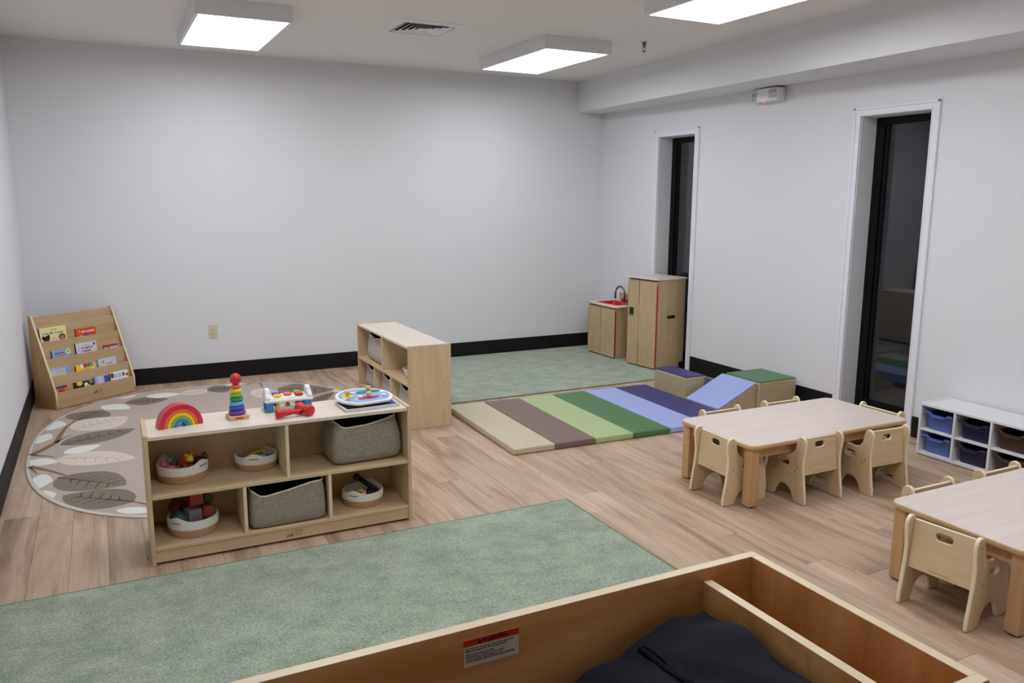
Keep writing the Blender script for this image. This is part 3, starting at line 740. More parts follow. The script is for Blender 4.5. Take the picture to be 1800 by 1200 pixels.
def toy_block(label, loc, rot, size, mat, group='wooden blocks in the lower rope basket', peg=False):
    t = thing('toy_block', label, 'block', loc, 0, group); t.rotation_euler = rot
    s = size/2
    obj('cube', box((-s, -s, -s), (s, s, s), 0.003), mat, t)
    bm = bmesh.new()
    for d in ((0, -1), (1, 0)):
        m = Matrix.Rotation(0 if d == (0, -1) else PI/2, 4, 'Z')
        bx(bm, (-s*0.72, -s-0.0008, -s*0.72), (s*0.72, -s+0.0002, s*0.72), 0.0003, mat=m)
    obj('inset_face', bm, mat, t)
    if peg:
        bm = bmesh.new(); lathe(bm, [(0.011, -0.002), (0.011, 0.002)], 14, m=Matrix.Translation((0, -s-0.002, 0)) @ Matrix.Rotation(PI/2, 4, 'X')); obj('peg', bm, mat, t)
def build_shelf_contents():
    # big woven baskets
    rect_basket('woven grey-beige basket in the lower middle section of the near shelf', (1.287, -3.755, ZL+0.001), 0.0, 0.352, 0.235, 0.192, shift=-0.112, dip=0.034, bulge=0.006, taper=0.004, reach=0.35)
    rect_basket('woven grey-beige basket in the upper right section of the near shelf', (1.690, -3.715, ZM+0.001), 0.03, 0.330, 0.220, 0.222, shift=-0.105, dip=0.034, bulge=0.018, taper=0.008, reach=0.62)
    # rope baskets
    round_basket('round white and tan rope basket of plastic animals, upper left of the near shelf', (0.842, -3.668, ZM), 0.112, 0.080, hand=-0.75)
    round_basket('round white and tan rope basket beside the upper divider of the near shelf', (1.182, -3.645, ZM), 0.100, 0.070, hand=-1.85)
    round_basket('round white and tan rope basket piled with wooden blocks, lower left of shelf', (0.868, -3.735, ZL), 0.112, 0.080, hand=-2.35)
    round_basket('round white and tan rope basket in the lower right section of the near shelf', (1.686, -3.735, ZL), 0.104, 0.072, hand=-2.3)
    # animals
    ax, ay, az = 0.842, -3.668, ZM
    toy_animal('pink toy pig in the upper left rope basket', (ax-0.055, ay-0.045, az+0.036), 2.6, 'pink', 'pink', 0.85)
    toy_animal('orange toy lion with yellow face in the upper left rope basket', (ax+0.012, ay-0.005, az+0.040), -1.2, 'orange', 'yellow', 1.15, 'wred')
    toy_animal('dark brown toy bear at the right of the upper left rope basket', (ax+0.070, ay+0.018, az+0.042), -0.6, 'brown', 'brown', 0.9)
    toy_animal('grey toy elephant at the back of the upper left rope basket', (ax-0.035, ay+0.035, az+0.042), -2.0, 'grey', 'grey', 0.95)
    toy_animal('maroon toy animal lying between lion and bear in the basket', (ax+0.045, ay-0.055, az+0.030), 0.4, 'wred', 'wred', 0.75)
    # upper right rope basket: toy vehicles/shapes
    bx_, by_, bz_ = 1.182, -3.645, ZM
    t = thing('toy_fin', 'pale aqua toy fin in the rope basket by the divider', 'toy', (bx_+0.008, by_-0.045, bz_+0.05), 0.1)
    bm = bmesh.new(); me = curve_mesh([smooth_outline([(-0.045, -0.02), (0.045, -0.02), (0.038, 0.012), (0.01, 0.02), (-0.025, 0.016)], 2)], 0.03, 0.004); obj('body', turn_mesh(me, XZ), 'teal', t)
    t = thing('toy_hook', 'yellow-green bent toy in the rope basket by the divider', 'toy', (bx_, by_+0.0, bz_+0.04), 0.2)
    bm = bmesh.new(); tube(bm, [(-0.06, 0.0, 0.0), (-0.02, 0.01, 0.022), (0.02, 0.01, 0.028), (0.036, 0.0, 0.034), (0.046, -0.01, 0.0)], 0.007, 8); obj('body', bm, 'yellow', t, smooth=True)
    blob('brown toy at the left inside the rope basket by the divider', 'toy', 'toy_ball', (bx_-0.048, by_-0.04, bz_+0.045), 0.018, 'brown', (1.2, 0.9, 0.9))
    t = thing('toy_car', 'navy blue toy car at the right inside the rope basket by divider', 'toy', (bx_+0.058, by_-0.005, bz_+0.036), 0.4)
    obj('body', box((-0.026, -0.015, 0.004), (0.026, 0.015, 0.018), 0.004), 'navyblue', t); obj('cabin', box((-0.013, -0.013, 0.018), (0.014, 0.013, 0.030), 0.004), 'lavender', t)
    for x in (-0.015, 0.015):
        for y in (-0.015, 0.015):
            bm = bmesh.new(); lathe(bm, [(0.007, -0.003), (0.007, 0.003)], 12, m=Matrix.Translation((x, y, 0.006)) @ Matrix.Rotation(PI/2, 4, 'X')); obj('wheel', bm, 'ink', t)
    # blocks, lower left
    cx, cy, cz = 0.868, -3.735, ZL
    toy_block('orange-red wooden block on the very top of the pile', (cx+0.012, cy-0.005, cz+0.160), (0.05, -0.03, 0.25), 0.062, 'wred')
    toy_block('mauve wooden block with round peg at the front of the pile', (cx-0.003, cy-0.045, cz+0.092), (0.0, 0.03, 0.35), 0.062, 'dustpurple', peg=True)
    toy_block('red wooden block at the right of the pile', (cx+0.062, cy-0.022, cz+0.098), (0.0, 0.1, 0.15), 0.048, 'dustred')
    toy_block('dark green wooden block leaning at the front left of the pile', (cx-0.058, cy-0.040, cz+0.078), (0.2, 0.6, 0.2), 0.055, 'dustgreen')
    toy_block('maroon wooden block tilted at the left of the pile', (cx-0.062, cy+0.028, cz+0.115), (0.3, 0.5, 0.5), 0.058, 'maroon')
    toy_block('dark green wooden block at the back right of the pile', (cx+0.058, cy+0.045, cz+0.125), (0.1, 0.5, 0.6), 0.054, 'dustgreen')
    # lower right basket: doll, black toy phone/hammer, gold bit
    dx, dy, dz = 1.686, -3.735, ZL
    t = thing('small_doll', 'small pink and white doll lying in the lower right rope basket', 'doll', (dx-0.045, dy-0.055, dz+0.055), 0.05)
    bm = bmesh.new(); sphere(bm, (0, 0, 0), 0.014, 1.7, 0.9, 0.8); obj('body', bm, 'pink', t, smooth=True)
    bm = bmesh.new(); sphere(bm, (0.034, 0, 0.006), 0.013); obj('head', bm, 'paleskin', t, smooth=True)
    bm = bmesh.new(); sphere(bm, (0.040, 0.004, 0.010), 0.0125); obj('hair', bm, 'pink', t, smooth=True)
    for y in (-0.007, 0.007):
        bm = bmesh.new(); tube(bm, [(-0.018, y, 0), (-0.05, y*1.4, 0.0)], 0.0055, 8); obj('leg', bm, 'white', t, smooth=True)
        bm = bmesh.new(); tube(bm, [(0.014, y*1.6, 0.002), (0.005, y*3.2, -0.004), (0.014, y*4, 0)], 0.004, 7); obj('arm', bm, 'paleskin', t, smooth=True)
    t = thing('toy_microphone', 'black toy microphone sticking up out of the lower right rope basket', 'toy', (dx+0.020, dy+0.015, dz+0.055), 0)
    bm = bmesh.new(); tube(bm, [(0.055, -0.02, -0.005), (0.02, 0, 0.022), (-0.03, 0.02, 0.062)], 0.013, 10, taper=[1, 1.05, 0.8]); obj('handle', bm, 'ink', t, smooth=True)
    bm = bmesh.new(); sphere(bm, (-0.038, 0.023, 0.068), 0.019); obj('head', bm, 'ink', t, smooth=True)
    t = thing('toy_box', 'black lumpy toy case at the right of the lower right rope basket', 'toy', (dx+0.05, dy-0.015, dz+0.045), -0.3)
    obj('case', box((-0.032, -0.03, -0.016), (0.032, 0.03, 0.018), 0.009), 'ink', t)
    obj('latch', box((-0.008, -0.032, -0.002), (0.008, -0.029, 0.006), 0.001), 'black', t)
    blob('gold toy ball behind the doll in the lower right rope basket', 'toy', 'toy_ball', (dx-0.012, dy-0.005, dz+0.062), 0.013, 'yellow', (1.3, 0.8, 0.7))
build_shelf_contents()
def build_top_toys():
    # rainbow
    t = thing('rainbow_stacker', 'wooden rainbow of nested coloured arches on the left of the near shelf top', 'toy', (0.838, -3.735, ZT), 0.20)
    radii = [0.098, 0.077, 0.062, 0.048, 0.034, 0.018]
    for k, c in enumerate(('crimson', 'orange', 'yellow', 'green', 'blue')):
        ro, ri = radii[k]-0.0006, radii[k+1]+0.0006; n = 28; bm = bmesh.new(); d = 0.030
        R = []
        for i in range(n+1):
            a = PI*i/n; c_, s_ = math.cos(a), math.sin(a); z = 1.06
            R.append([(-ri*c_, -d, ri*s_*z), (-ro*c_+0.0015*c_, -d, ro*s_*z), (-ro*c_, -d+0.002, ro*s_*z+0.0005), (-ro*c_, d, ro*s_*z), (-ri*c_, d, ri*s_*z)])
        loft(bm, R, True, True, True); bmesh.ops.recalc_face_normals(bm, faces=bm.faces); obj('arch', bm, c, t, label=c.replace('blue', 'sky blue')+' arch')
    # ring stacker
    t = thing('ring_stacker', 'rainbow ring stacking tower with a red ball on the near shelf top', 'toy', (1.094, -3.722, ZT), 0.08)
    obj('base', box((-0.046, -0.042, 0), (0.046, 0.042, 0.020), 0.003), 'natwood', t)
    obj('base_emblem', box((-0.018, -0.0428, 0.006), (0.018, -0.0415, 0.014), 0.0003), 'red', t, label='red maker emblem on the base')
    bm = bmesh.new(); lathe(bm, [(0.007, 0.02), (0.007, 0.19)], 10); obj('dowel', bm, 'natwood', t)
    z = 0.020
    for c, r, hh in (('purple', 0.0395, 0.022), ('dblue', 0.036, 0.021), ('lblue', 0.0335, 0.021), ('dgreen', 0.031, 0.020), ('green', 0.0285, 0.020), ('yellow', 0.026, 0.020), ('orange', 0.0225, 0.020)):
        bm = bmesh.new(); n = 24; prof = [(0.008, z)]
        for i in range(7):
            a = -PI/2+PI*i/6; prof.append((r-hh*0.45+hh*0.45*math.cos(a), z+hh/2+hh/2*math.sin(a)))
        prof.append((0.008, z+hh)); lathe(bm, prof, n, cap0=False, cap1=False); obj('ring', bm, c, t, smooth=True, label=c.replace('dblue', 'dark blue').replace('lblue', 'light blue').replace('dgreen', 'dark green')+' ring'); z += hh
    bm = bmesh.new(); sphere(bm, (0, 0, z+0.026), 0.027, n=14); obj('ball', bm, 'red', t, smooth=True, label='glossy red ball on top')
    # pounding bench
    t = thing('pounding_bench', 'white pounding bench toy with blue legs and coloured pegs on the near shelf', 'toy', (1.345, -3.645, ZT), -0.03)
    obj('tray', box((-0.116, -0.058, 0.047), (0.116, 0.058, 0.062), 0.006), 'white', t)
    bm = bmesh.new(); loft(bm, [[(x*s, y*s2, z) for x, y in rrect(0.19, 0.10, 0.02)] for s, s2, z in ((1, 1, 0.061), (0.97, 0.95, 0.068))], True, True, True); obj('deck', bm, 'white', t)
    for s in (-1, 1):
        me = curve_mesh([smooth_outline([(-0.056, 0.0), (0.056, 0.0), (0.052, 0.022), (0.036, 0.034), (0.026, 0.056), (-0.026, 0.056), (-0.036, 0.034), (-0.052, 0.022)], 2)], 0.024, 0.007)
        turn_mesh(me, YZ); obj('end_handle', me, 'white', t, (s*0.103, 0, 0.056), (0, -s*0.12, 0), smooth=True)
        for y in (-0.042, 0.042):
            obj('leg', box((s*0.092-0.017, y-0.012, 0), (s*0.092+0.017, y+0.012, 0.048), 0.005), 'blue', t)
    k = 0
    for y in (-0.024, 0.024):
        for x, c in zip((-0.052, 0.0, 0.052), (('yellow', 'orange', 'red') if y < 0 else ('purple', 'orange', 'green'))):
            if c == 'orange' and y > 0: continue
            yy = 0.0 if c == 'orange' else y
            bm = bmesh.new(); n = 24
            pts = [((0.019+0.0035*math.cos(5*2*PI*i/n))*math.cos(2*PI*i/n), (0.019+0.0035*math.cos(5*2*PI*i/n))*math.sin(2*PI*i/n)) for i in range(n)]
            loft(bm, [[(x+a*q, yy+b*q, z) for a, b in pts] for q, z in ((0.95, 0.067), (1, 0.073), (0.9, 0.080))], True, True, True)
            lathe(bm, [(0.008, 0.020), (0.008, 0.05)], 10, (x, yy)); lathe(bm, [(0.012, 0.014), (0.013, 0.018), (0.012, 0.024)], 12, (x, yy))
            obj('peg', bm, c, t, smooth=False, label=c+' flower peg')
    # hammer
    t = thing('toy_hammer', 'red plastic toy hammer lying in front of the pounding bench', 'toy', (1.340, -3.815, ZT), 0.07)
    bm = bmesh.new(); lathe(bm, [(0.012, 0), (0.021, 0.002), (0.022, 0.012), (0.016, 0.05), (0.011, 0.085), (0.011, 0.13)], 18, m=Matrix.Translation((-0.088, 0, 0.024)) @ Matrix.Rotation(PI/2, 4, 'Y')); obj('handle', bm, 'red', t, smooth=True)
    bm = bmesh.new(); lathe(bm, [(0.016, -0.048), (0.026, -0.046), (0.027, -0.030), (0.020, -0.018), (0.020, 0.018), (0.027, 0.030), (0.026, 0.046), (0.016, 0.048)], 20, m=Matrix.Translation((0.055, 0.012, 0.0275)) @ Matrix.Rotation(0.35, 4, 'Z') @ Matrix.Rotation(PI/2, 4, 'X')); obj('head', bm, 'red', t, smooth=True)
    # flat book + puzzle
    t = thing('picture_book', 'flat hardback picture book lying under the round puzzle', 'book', (1.715, -3.765, ZT), 0.05)
    obj('cover', box((-0.140, -0.088, 0), (0.140, 0.088, 0.003), 0.001), 'ltgrey', t); obj('pages', box((-0.136, -0.084, 0.003), (0.137, 0.084, 0.011)), 'white', t)
    obj('cover', box((-0.140, -0.088, 0.011), (0.140, 0.088, 0.014), 0.001), 'ltgrey', t); obj('cover_picture', box((-0.13, -0.078, 0.0138), (0.13, 0.078, 0.0144)), 'ink', t, label='dark photo on the book cover')
    obj('cover_picture', box((0.06, -0.06, 0.0144), (0.125, 0.07, 0.0148)), 'dblue', t, label='blue corner of the book cover')
    p = thing('knob_puzzle', 'round wooden knob puzzle board with bright pictures on top of a book', 'puzzle', (1.714, -3.712, ZT+0.0148), 0.0); p.rotation_euler = (0.04, 0, 0.12)
    n = 48; pts = []
    for i in range(n):
        a = 2*PI*i/n; x, y = 0.143*math.cos(a), 0.150*math.sin(a)
        pts.append((x, y))
    pts = [(x, max(y, -0.122)) for x, y in pts]
    bm = bmesh.new(); loft(bm, [[(x*q, y*q, z) for x, y in pts] for q, z in ((0.80, 0.0), (0.80, 0.014))], True, True, True); obj('riser', bm, 'natwood', p)
    bm = bmesh.new(); loft(bm, [[(x*q, y*q, z) for x, y in pts] for q, z in ((0.985, 0.014), (1.0, 0.016), (1.0, 0.024), (0.99, 0.026))], True, True, True); obj('board', bm, 'white', p)
    bm = bmesh.new(); loft(bm, [[(x*0.90, y*0.88, z) for x, y in pts] for z in (0.0255, 0.0265)], True, True, True); obj('sea_picture', bm, 'sky', p, label='blue sea picture on the puzzle')
    def piece(out, c, x, y, z=0.0265, kx=0, ky=0):
        me = curve_mesh([smooth_outline(out, 2)], 0.004, 0.0006); o = obj('puzzle_piece', me, c, p, (x, y, z+0.002), label=c.replace('dgreen', 'green')+' puzzle piece')
        bm = bmesh.new(); lathe(bm, [(0.007, 0.002), (0.008, 0.010), (0.014, 0.020), (0.0145, 0.026), (0.011, 0.029), (0.002, 0.030)], 16, (kx, ky)); obj('knob', bm, 'natwood', o, smooth=True)
    piece([(-0.055, -0.012), (0.05, -0.014), (0.062, 0.010), (0.028, 0.012), (0.014, 0.026), (-0.022, 0.024), (-0.03, 0.01), (-0.06, 0.012)], 'red', 0.005, -0.050)
    piece([(-0.06, -0.012), (0.05, -0.016), (0.07, 0.004), (0.04, 0.024), (-0.03, 0.026), (-0.066, 0.012)], 'dgreen', 0.046, 0.050)
    piece([(-0.03, -0.03), (0.03, -0.026), (0.034, 0.012), (0.0, 0.034), (-0.034, 0.014)], 'yellow', -0.082, 0.018)
    bm = bmesh.new(); rnd = random.Random(2)
    for q in ((-0.05, -0.045), (-0.112, -0.01), (0.10, -0.02), (0.112, 0.03), (-0.03, 0.075), (-0.02, 0.0)):
        lathe(bm, [(0.013, 0.0262), (0.013, 0.0270)], 7, q)
    obj('picture_spots', bm, 'white', p)
    bm = bmesh.new()
    for q in ((-0.10, -0.04), (0.085, -0.055), (-0.045, 0.055)): lathe(bm, [(0.010, 0.0262), (0.010, 0.0271)], 6, q)
    obj('picture_spots', bm, 'dblue', p)
build_top_toys()

# ------------------------------------------------------------------ contents of the far shelf
def build_far_bins():
    def at(lx, ly):
        c, s = math.cos(-1.562), math.sin(-1.562); return (S2[0]+lx*c-ly*s, S2[1]+lx*s+ly*c)
    for lx, z, lab, w, h in ((0.30, ZM, 'grey linen bin in the upper section of the far shelf', 0.36, 0.215), (0.205, ZL, 'grey linen bin in the lower far-left section of the far shelf', 0.30, 0.18),
                          (0.609, ZL, 'grey linen bin in the lower middle section of the far shelf', 0.30, 0.18), (1.010, ZL, 'grey linen bin in the lower near section of the far shelf', 0.30, 0.18)):
        x, y = at(lx, 0.155)
        rect_basket(lab, (x, y, z+0.001), -1.562, w, 0.20, h, 'bin_linen', 0.012, 0.03, 'grey linen bins on the far shelf', 48, 0.0, 'fabric_bin')
    x, y = at(0.985, 0.150)
    t = thing('white_bowl', 'white bowl on the upper section of the far shelf, partly hidden', 'bowl', (x, y, ZM), 0)
    bm = bmesh.new(); lathe(bm, [(0.055, 0), (0.085, 0.02), (0.10, 0.068)], 28, cap1=False); lathe(bm, [(0.10, 0.068), (0.094, 0.067), (0.08, 0.024), (0.03, 0.012)], 28, cap0=False); obj('body', bm, 'white', t, smooth=True)
    bm = bmesh.new(); lathe(bm, [(0.1, 0.066), (0.104, 0.069), (0.1, 0.072), (0.094, 0.069), (0.1, 0.066)], 28, cap0=False, cap1=False); obj('rim', bm, 'white', t, smooth=True)
build_far_bins()

# ------------------------------------------------------------------ tables and toddler chairs
def make_table(label, loc):
    w, d, h = 1.235, 0.61, 0.352
    t = thing('toddler_table', label, 'table', loc, 0, 'low rectangular toddler tables')
    me = curve_mesh([rrect(w, d, 0.055, 6, w/2, d/2)], 0.022, 0.005); o = obj('tabletop', me, ['tedge'], t, (0, 0, h-0.011))
    me = curve_mesh([rrect(w-0.008, d-0.008, 0.052, 6, w/2, d/2)], 0.0012, 0.0); obj('laminate', me, 'ttop', t, (0, 0, h+0.0003))
    for x in (0.05, w-0.05):
        for y in (0.05, d-0.05):
            bm = bmesh.new(); bx(bm, (x-0.029, y-0.029, 0.006), (x+0.029, y+0.029, h-0.022), 0.006); l = obj('leg', bm, 'tleg', t)
            bm = bmesh.new(); lathe(bm, [(0.024, 0.0), (0.024, 0.006)], 16, (x, y)); obj('glide', bm, 'ink', l)
    for y in (0.040, d-0.056): obj('apron', box((0.079, y, h-0.082), (w-0.079, y+0.016, h-0.022), 0.002), 'tleg', t)
    for x in (0.040, w-0.056): obj('apron', box((x, 0.079, h-0.082), (x+0.016, d-0.079, h-0.022), 0.002), 'tleg', t)
    return t
make_table('low rectangular birch toddler table surrounded by six chairs near the windows', (3.538, -4.566, 0))
make_table('low rectangular birch toddler table cut off by the right edge of the frame', (3.530, -6.005, 0))
def make_chair(label, loc, rz):
    """local: x across, y from rear (0) to front, z up"""
    hw, th = 0.146, 0.018
    t = thing('toddler_chair', label, 'chair', loc, rz, 'birch toddler chairs around the two tables')
    prof = [(0.0, 0.012), (0.004, 0.0), (0.075, 0.0), (0.086, 0.018), (0.098, 0.052), (0.125, 0.078), (0.160, 0.086), (0.192, 0.074), (0.212, 0.046), (0.222, 0.014), (0.232, 0.0), (0.292, 0.0), (0.298, 0.010),
            (0.300, 0.06), (0.296, 0.12), (0.286, 0.18), (0.274, 0.228), (0.258, 0.256), (0.230, 0.266), (0.195, 0.266), (0.160, 0.262), (0.132, 0.262), (0.110, 0.270), (0.094, 0.286), (0.084, 0.308), (0.078, 0.340), (0.072, 0.362),
            (0.056, 0.376), (0.036, 0.374), (0.022, 0.362), (0.016, 0.340), (0.020, 0.300), (0.028, 0.255), (0.026, 0.200), (0.016, 0.120), (0.004, 0.050)]
    prof = smooth_outline(prof, 1)
    me = curve_mesh([prof, slot(0.165, 0.212, 0.078, 0.034, ang=0.05)], th, 0.0045)
    turn_mesh(me, YZ)
    paint_edges(me, 0)
    for s in (-1, 1):
        m2 = me if s == -1 else me.copy()
        o = obj('side_panel', m2, ['chair', 'chair_edge'], t, (s*(hw-th/2), 0, 0))
        bm = bmesh.new(); lathe(bm, [(0.0038, -0.0005), (0.0038, 0.0005)], 8, m=Matrix.Rotation(PI/2, 4, 'Y'))
        pm = bpy.data.meshes.new('screw_head'); bm.to_mesh(pm); bm.free()
        for y, z in ((0.052, 0.335), (0.080, 0.175), (0.122, 0.155), (0.230, 0.158), (0.060, 0.20)):
            obj('screw_head', pm, 'screw', o, (s*(th/2), y, z))
    w2 = 2*(hw-th)
    me = curve_mesh([rrect(w2, 0.205, 0.004, 2, 0, 0), slot(0, 0.060, 0.070, 0.031)], 0.013, 0.0035)
    turn_mesh(me, Matrix.Rotation(-0.09, 4, 'X') @ XZ); paint_edges(me, 1)
    o = obj('backrest', me, ['chair_back', 'chair_edge'], t, (0, 0.052, 0.258))
    obj('maker_mark', box((-0.045, -0.0078, -0.088), (0.040, -0.0070, -0.085)), 'faint', o, (0, 0, 0), (-0.09, 0, 0))
    obj('seat', box((-hw+th, 0.055, 0.150), (hw-th, 0.275, 0.163), 0.003), 'chair_back', t)
    obj('front_rail', box((-hw+th, 0.240, 0.105), (hw-th, 0.253, 0.150), 0.002), 'chair_back', t)
    return t
def paint_edges(me, axis):
    """rounded and cut edges of the ply show paler than its faces"""
    while len(me.materials): me.materials.pop(index=0)
    me.materials.append(M['chair' if axis == 0 else 'chair_back']); me.materials.append(M['chair_edge'])
    for p in me.polygons:
        n = p.normal
        flat = abs(n.x) > 0.9 if axis == 0 else abs(n.y) > 0.9
        p.material_index = 0 if flat else 1
def build_chairs():
    c = make_chair('birch toddler chair at the left end of the far table', (3.456, -4.316, 0), -PI/2-0.03)
    for loc, rz, lab in (((4.0, -4.649, 0), 0.0, 'birch toddler chair at the near side of the far table, left of the two'),
                         ((4.440, -4.722, 0), -0.05, 'birch toddler chair at the near side of the far table, right of the two'),
                         ((3.895, -3.864, 0), PI, 'birch toddler chair behind the far table, in front of the blue wedge'),
                         ((4.394, -3.864, 0), PI, 'birch toddler chair behind the far table, in front of the green block'),
                         ((4.857, -4.335, 0), PI/2, 'birch toddler chair at the right end of the far table by the window'),
                         ((3.398, -5.728, 0), -PI/2+0.11, 'birch toddler chair nearest the viewer, at the end of the right table'),
                         ((3.854, -5.311, 0), PI, 'birch toddler chair behind the cut-off right table, left of the two'),
                         ((4.355, -5.311, 0), PI, 'birch toddler chair behind the cut-off right table, right of the two')):
        dup(c, loc, rz, lab)
build_chairs()

# ------------------------------------------------------------------ toy kitchen
def build_kitchen():
    ZR = 0.0096
    def front(t, w, h, doors, th=0.014):
        for x0, x1, z0, z1 in doors: yield obj('door', box((x0, -th, z0), (x1, 0, z1), 0.002), 'kitchen', t)
    # refrigerator; local x along the front, y into the wall
    t = thing('toy_refrigerator', 'tall birch toy refrigerator with red edges by the far window', 'toy kitchen', (5.196, -1.075, ZR), -1.455, 'birch toy kitchen units')
    w, d, h = 0.405, 0.36, 0.86
    me = curve_mesh([[(0, 0), (d, 0), (d, h), (0, h)], slot(d*0.52, 0.50, 0.115, 0.034)], 0.016, 0.001)
    turn_mesh(me, YZ)
    obj('side_panel', me, 'kitchen', t, (w-0.008, 0, 0)); obj('side_panel', box((0, 0, 0), (0.016, d, h), 0.002), 'kitchen', t)
    obj('back_panel', box((0.016, d-0.008, 0.02), (w-0.016, d, h)), 'birch', t); obj('bottom_panel', box((0.016, 0, 0.02), (w-0.016, d-0.008, 0.036)), 'birch', t)
    obj('top_panel', box((-0.018, -0.030, h), (w+0.018, d+0.005, h+0.018), 0.004), 'birch_top', t)
    obj('hand_hole_shade', box((w-0.020, d*0.52-0.065, 0.475), (w-0.0165, d*0.52+0.065, 0.525)), 'ink', t, label='black plate painting the shade inside the hand hole')  # plate added behind the slot, its black paints the dark interior
    ds = list(front(t, w, h, ((0.002, 0.158, 0.012, h-0.012), (0.163, w-0.004, 0.012, h-0.012))))
    obj('handle_plate', box((0.028, -0.0175, 0.505), (0.088, -0.0135, 0.572), 0.001), 'ink', ds[0], label='black handle recess')
    obj('handle_lip', box((0.028, -0.022, 0.495), (0.088, -0.0135, 0.508), 0.002), 'darkmetal', ds[0])
    obj('gap_shade', box((0.1575, -0.0144, 0.62), (0.1635, -0.012, h-0.02)), 'ink', ds[0], label='black strip painting the shade between the doors')  # ink strips paint the shade in the seam between the doors
    obj('gap_shade', box((0.1575, -0.0144, 0.02), (0.1635, -0.012, 0.26)), 'ink', ds[0], label='black strip painting the shade between the doors')
    obj('edge_strip', box((w-0.004, -0.015, 0.012), (w+0.002, 0.0, h-0.055), 0.001), 'rededge', t, label='red door edge')
    obj('edge_strip', box((-0.002, -0.015, 0.012), (0.002, 0.0, h-0.055), 0.001), 'rededge', t, label='red door edge')
    # sink
    t = thing('toy_sink', 'low birch toy sink cabinet with red basin in the far corner', 'toy kitchen', (5.190, -0.365, ZR), -1.545, 'birch toy kitchen units')
    w, d, h = 0.485, 0.33, 0.525
    for x0 in (0, w-0.016): obj('side_panel', box((x0, 0, 0), (x0+0.016, d, h), 0.002), 'kitchen', t)
    obj('back_panel', box((0.016, d-0.008, 0.02), (w-0.016, d, h)), 'birch', t); obj('bottom_panel', box((0.016, 0, 0.02), (w-0.016, d-0.008, 0.036)), 'birch', t)
    ds = list(front(t, w, h, ((0.002, 0.232, 0.012, h-0.012), (0.236, w-0.004, 0.012, h-0.012))))
    obj('gap_shade', box((0.2315, -0.0144, 0.30), (0.2365, -0.012, h-0.02)), 'ink', ds[0], label='black strip painting the shade between the doors')  # shade in the sink door seam, painted as an ink strip
    obj('edge_strip', box((w-0.004, -0.015, 0.012), (w+0.002, 0.0, h-0.04), 0.001), 'rededge', t, label='red door edge'); obj('edge_strip', box((-0.002, -0.015, 0.012), (0.002, 0.0, h-0.04), 0.001), 'rededge', t, label='red door edge')
    me = curve_mesh([[(-0.015, -0.028), (w+0.015, -0.028), (w+0.015, d), (-0.015, d)], rrect(0.33, 0.21, 0.03, 5, w/2+0.01, d/2-0.01)], 0.018, 0.002)
    obj('counter_top', me, 'birch_top', t, (0, 0, h+0.009))
    bm = bmesh.new(); cx, cy = w/2+0.01, d/2-0.01
    loft(bm, [[(x, y, z) for x, y in rrect(a, b, 0.03, 5, cx, cy)] for a, b, z in ((0.37, 0.25, h+0.0185), (0.37, 0.25, h+0.0215), (0.33, 0.21, h+0.0215), (0.28, 0.17, h-0.07))], True, False, True)
    obj('basin', bm, 'redplastic', t, label='bright red sink basin')
    obj('backsplash', box((0.10, d-0.02, h+0.018), (0.31, d, h+0.105), 0.003), 'natwood', t)
    bm = bmesh.new(); pts = [(0.255, d-0.06, h+0.018)]
    for i in range(13):
        a = PI*i/12; pts.append((0.185+0.07*math.cos(a), d-0.06-0.02*i/12, h+0.105+0.075*math.sin(a)))
    pts.append((0.115, d-0.08, h+0.045)); tube(bm, pts, 0.0105, 10); obj('faucet', bm, 'darkmetal', t, smooth=True)
    for x in (0.215, 0.295):
        bm = bmesh.new(); lathe(bm, [(0.008, h+0.018), (0.008, h+0.04), (0.018, h+0.042), (0.018, h+0.055), (0.006, h+0.058)], 14, (x, d-0.06)); obj('tap_knob', bm, 'darkmetal', t, smooth=True)
build_kitchen()

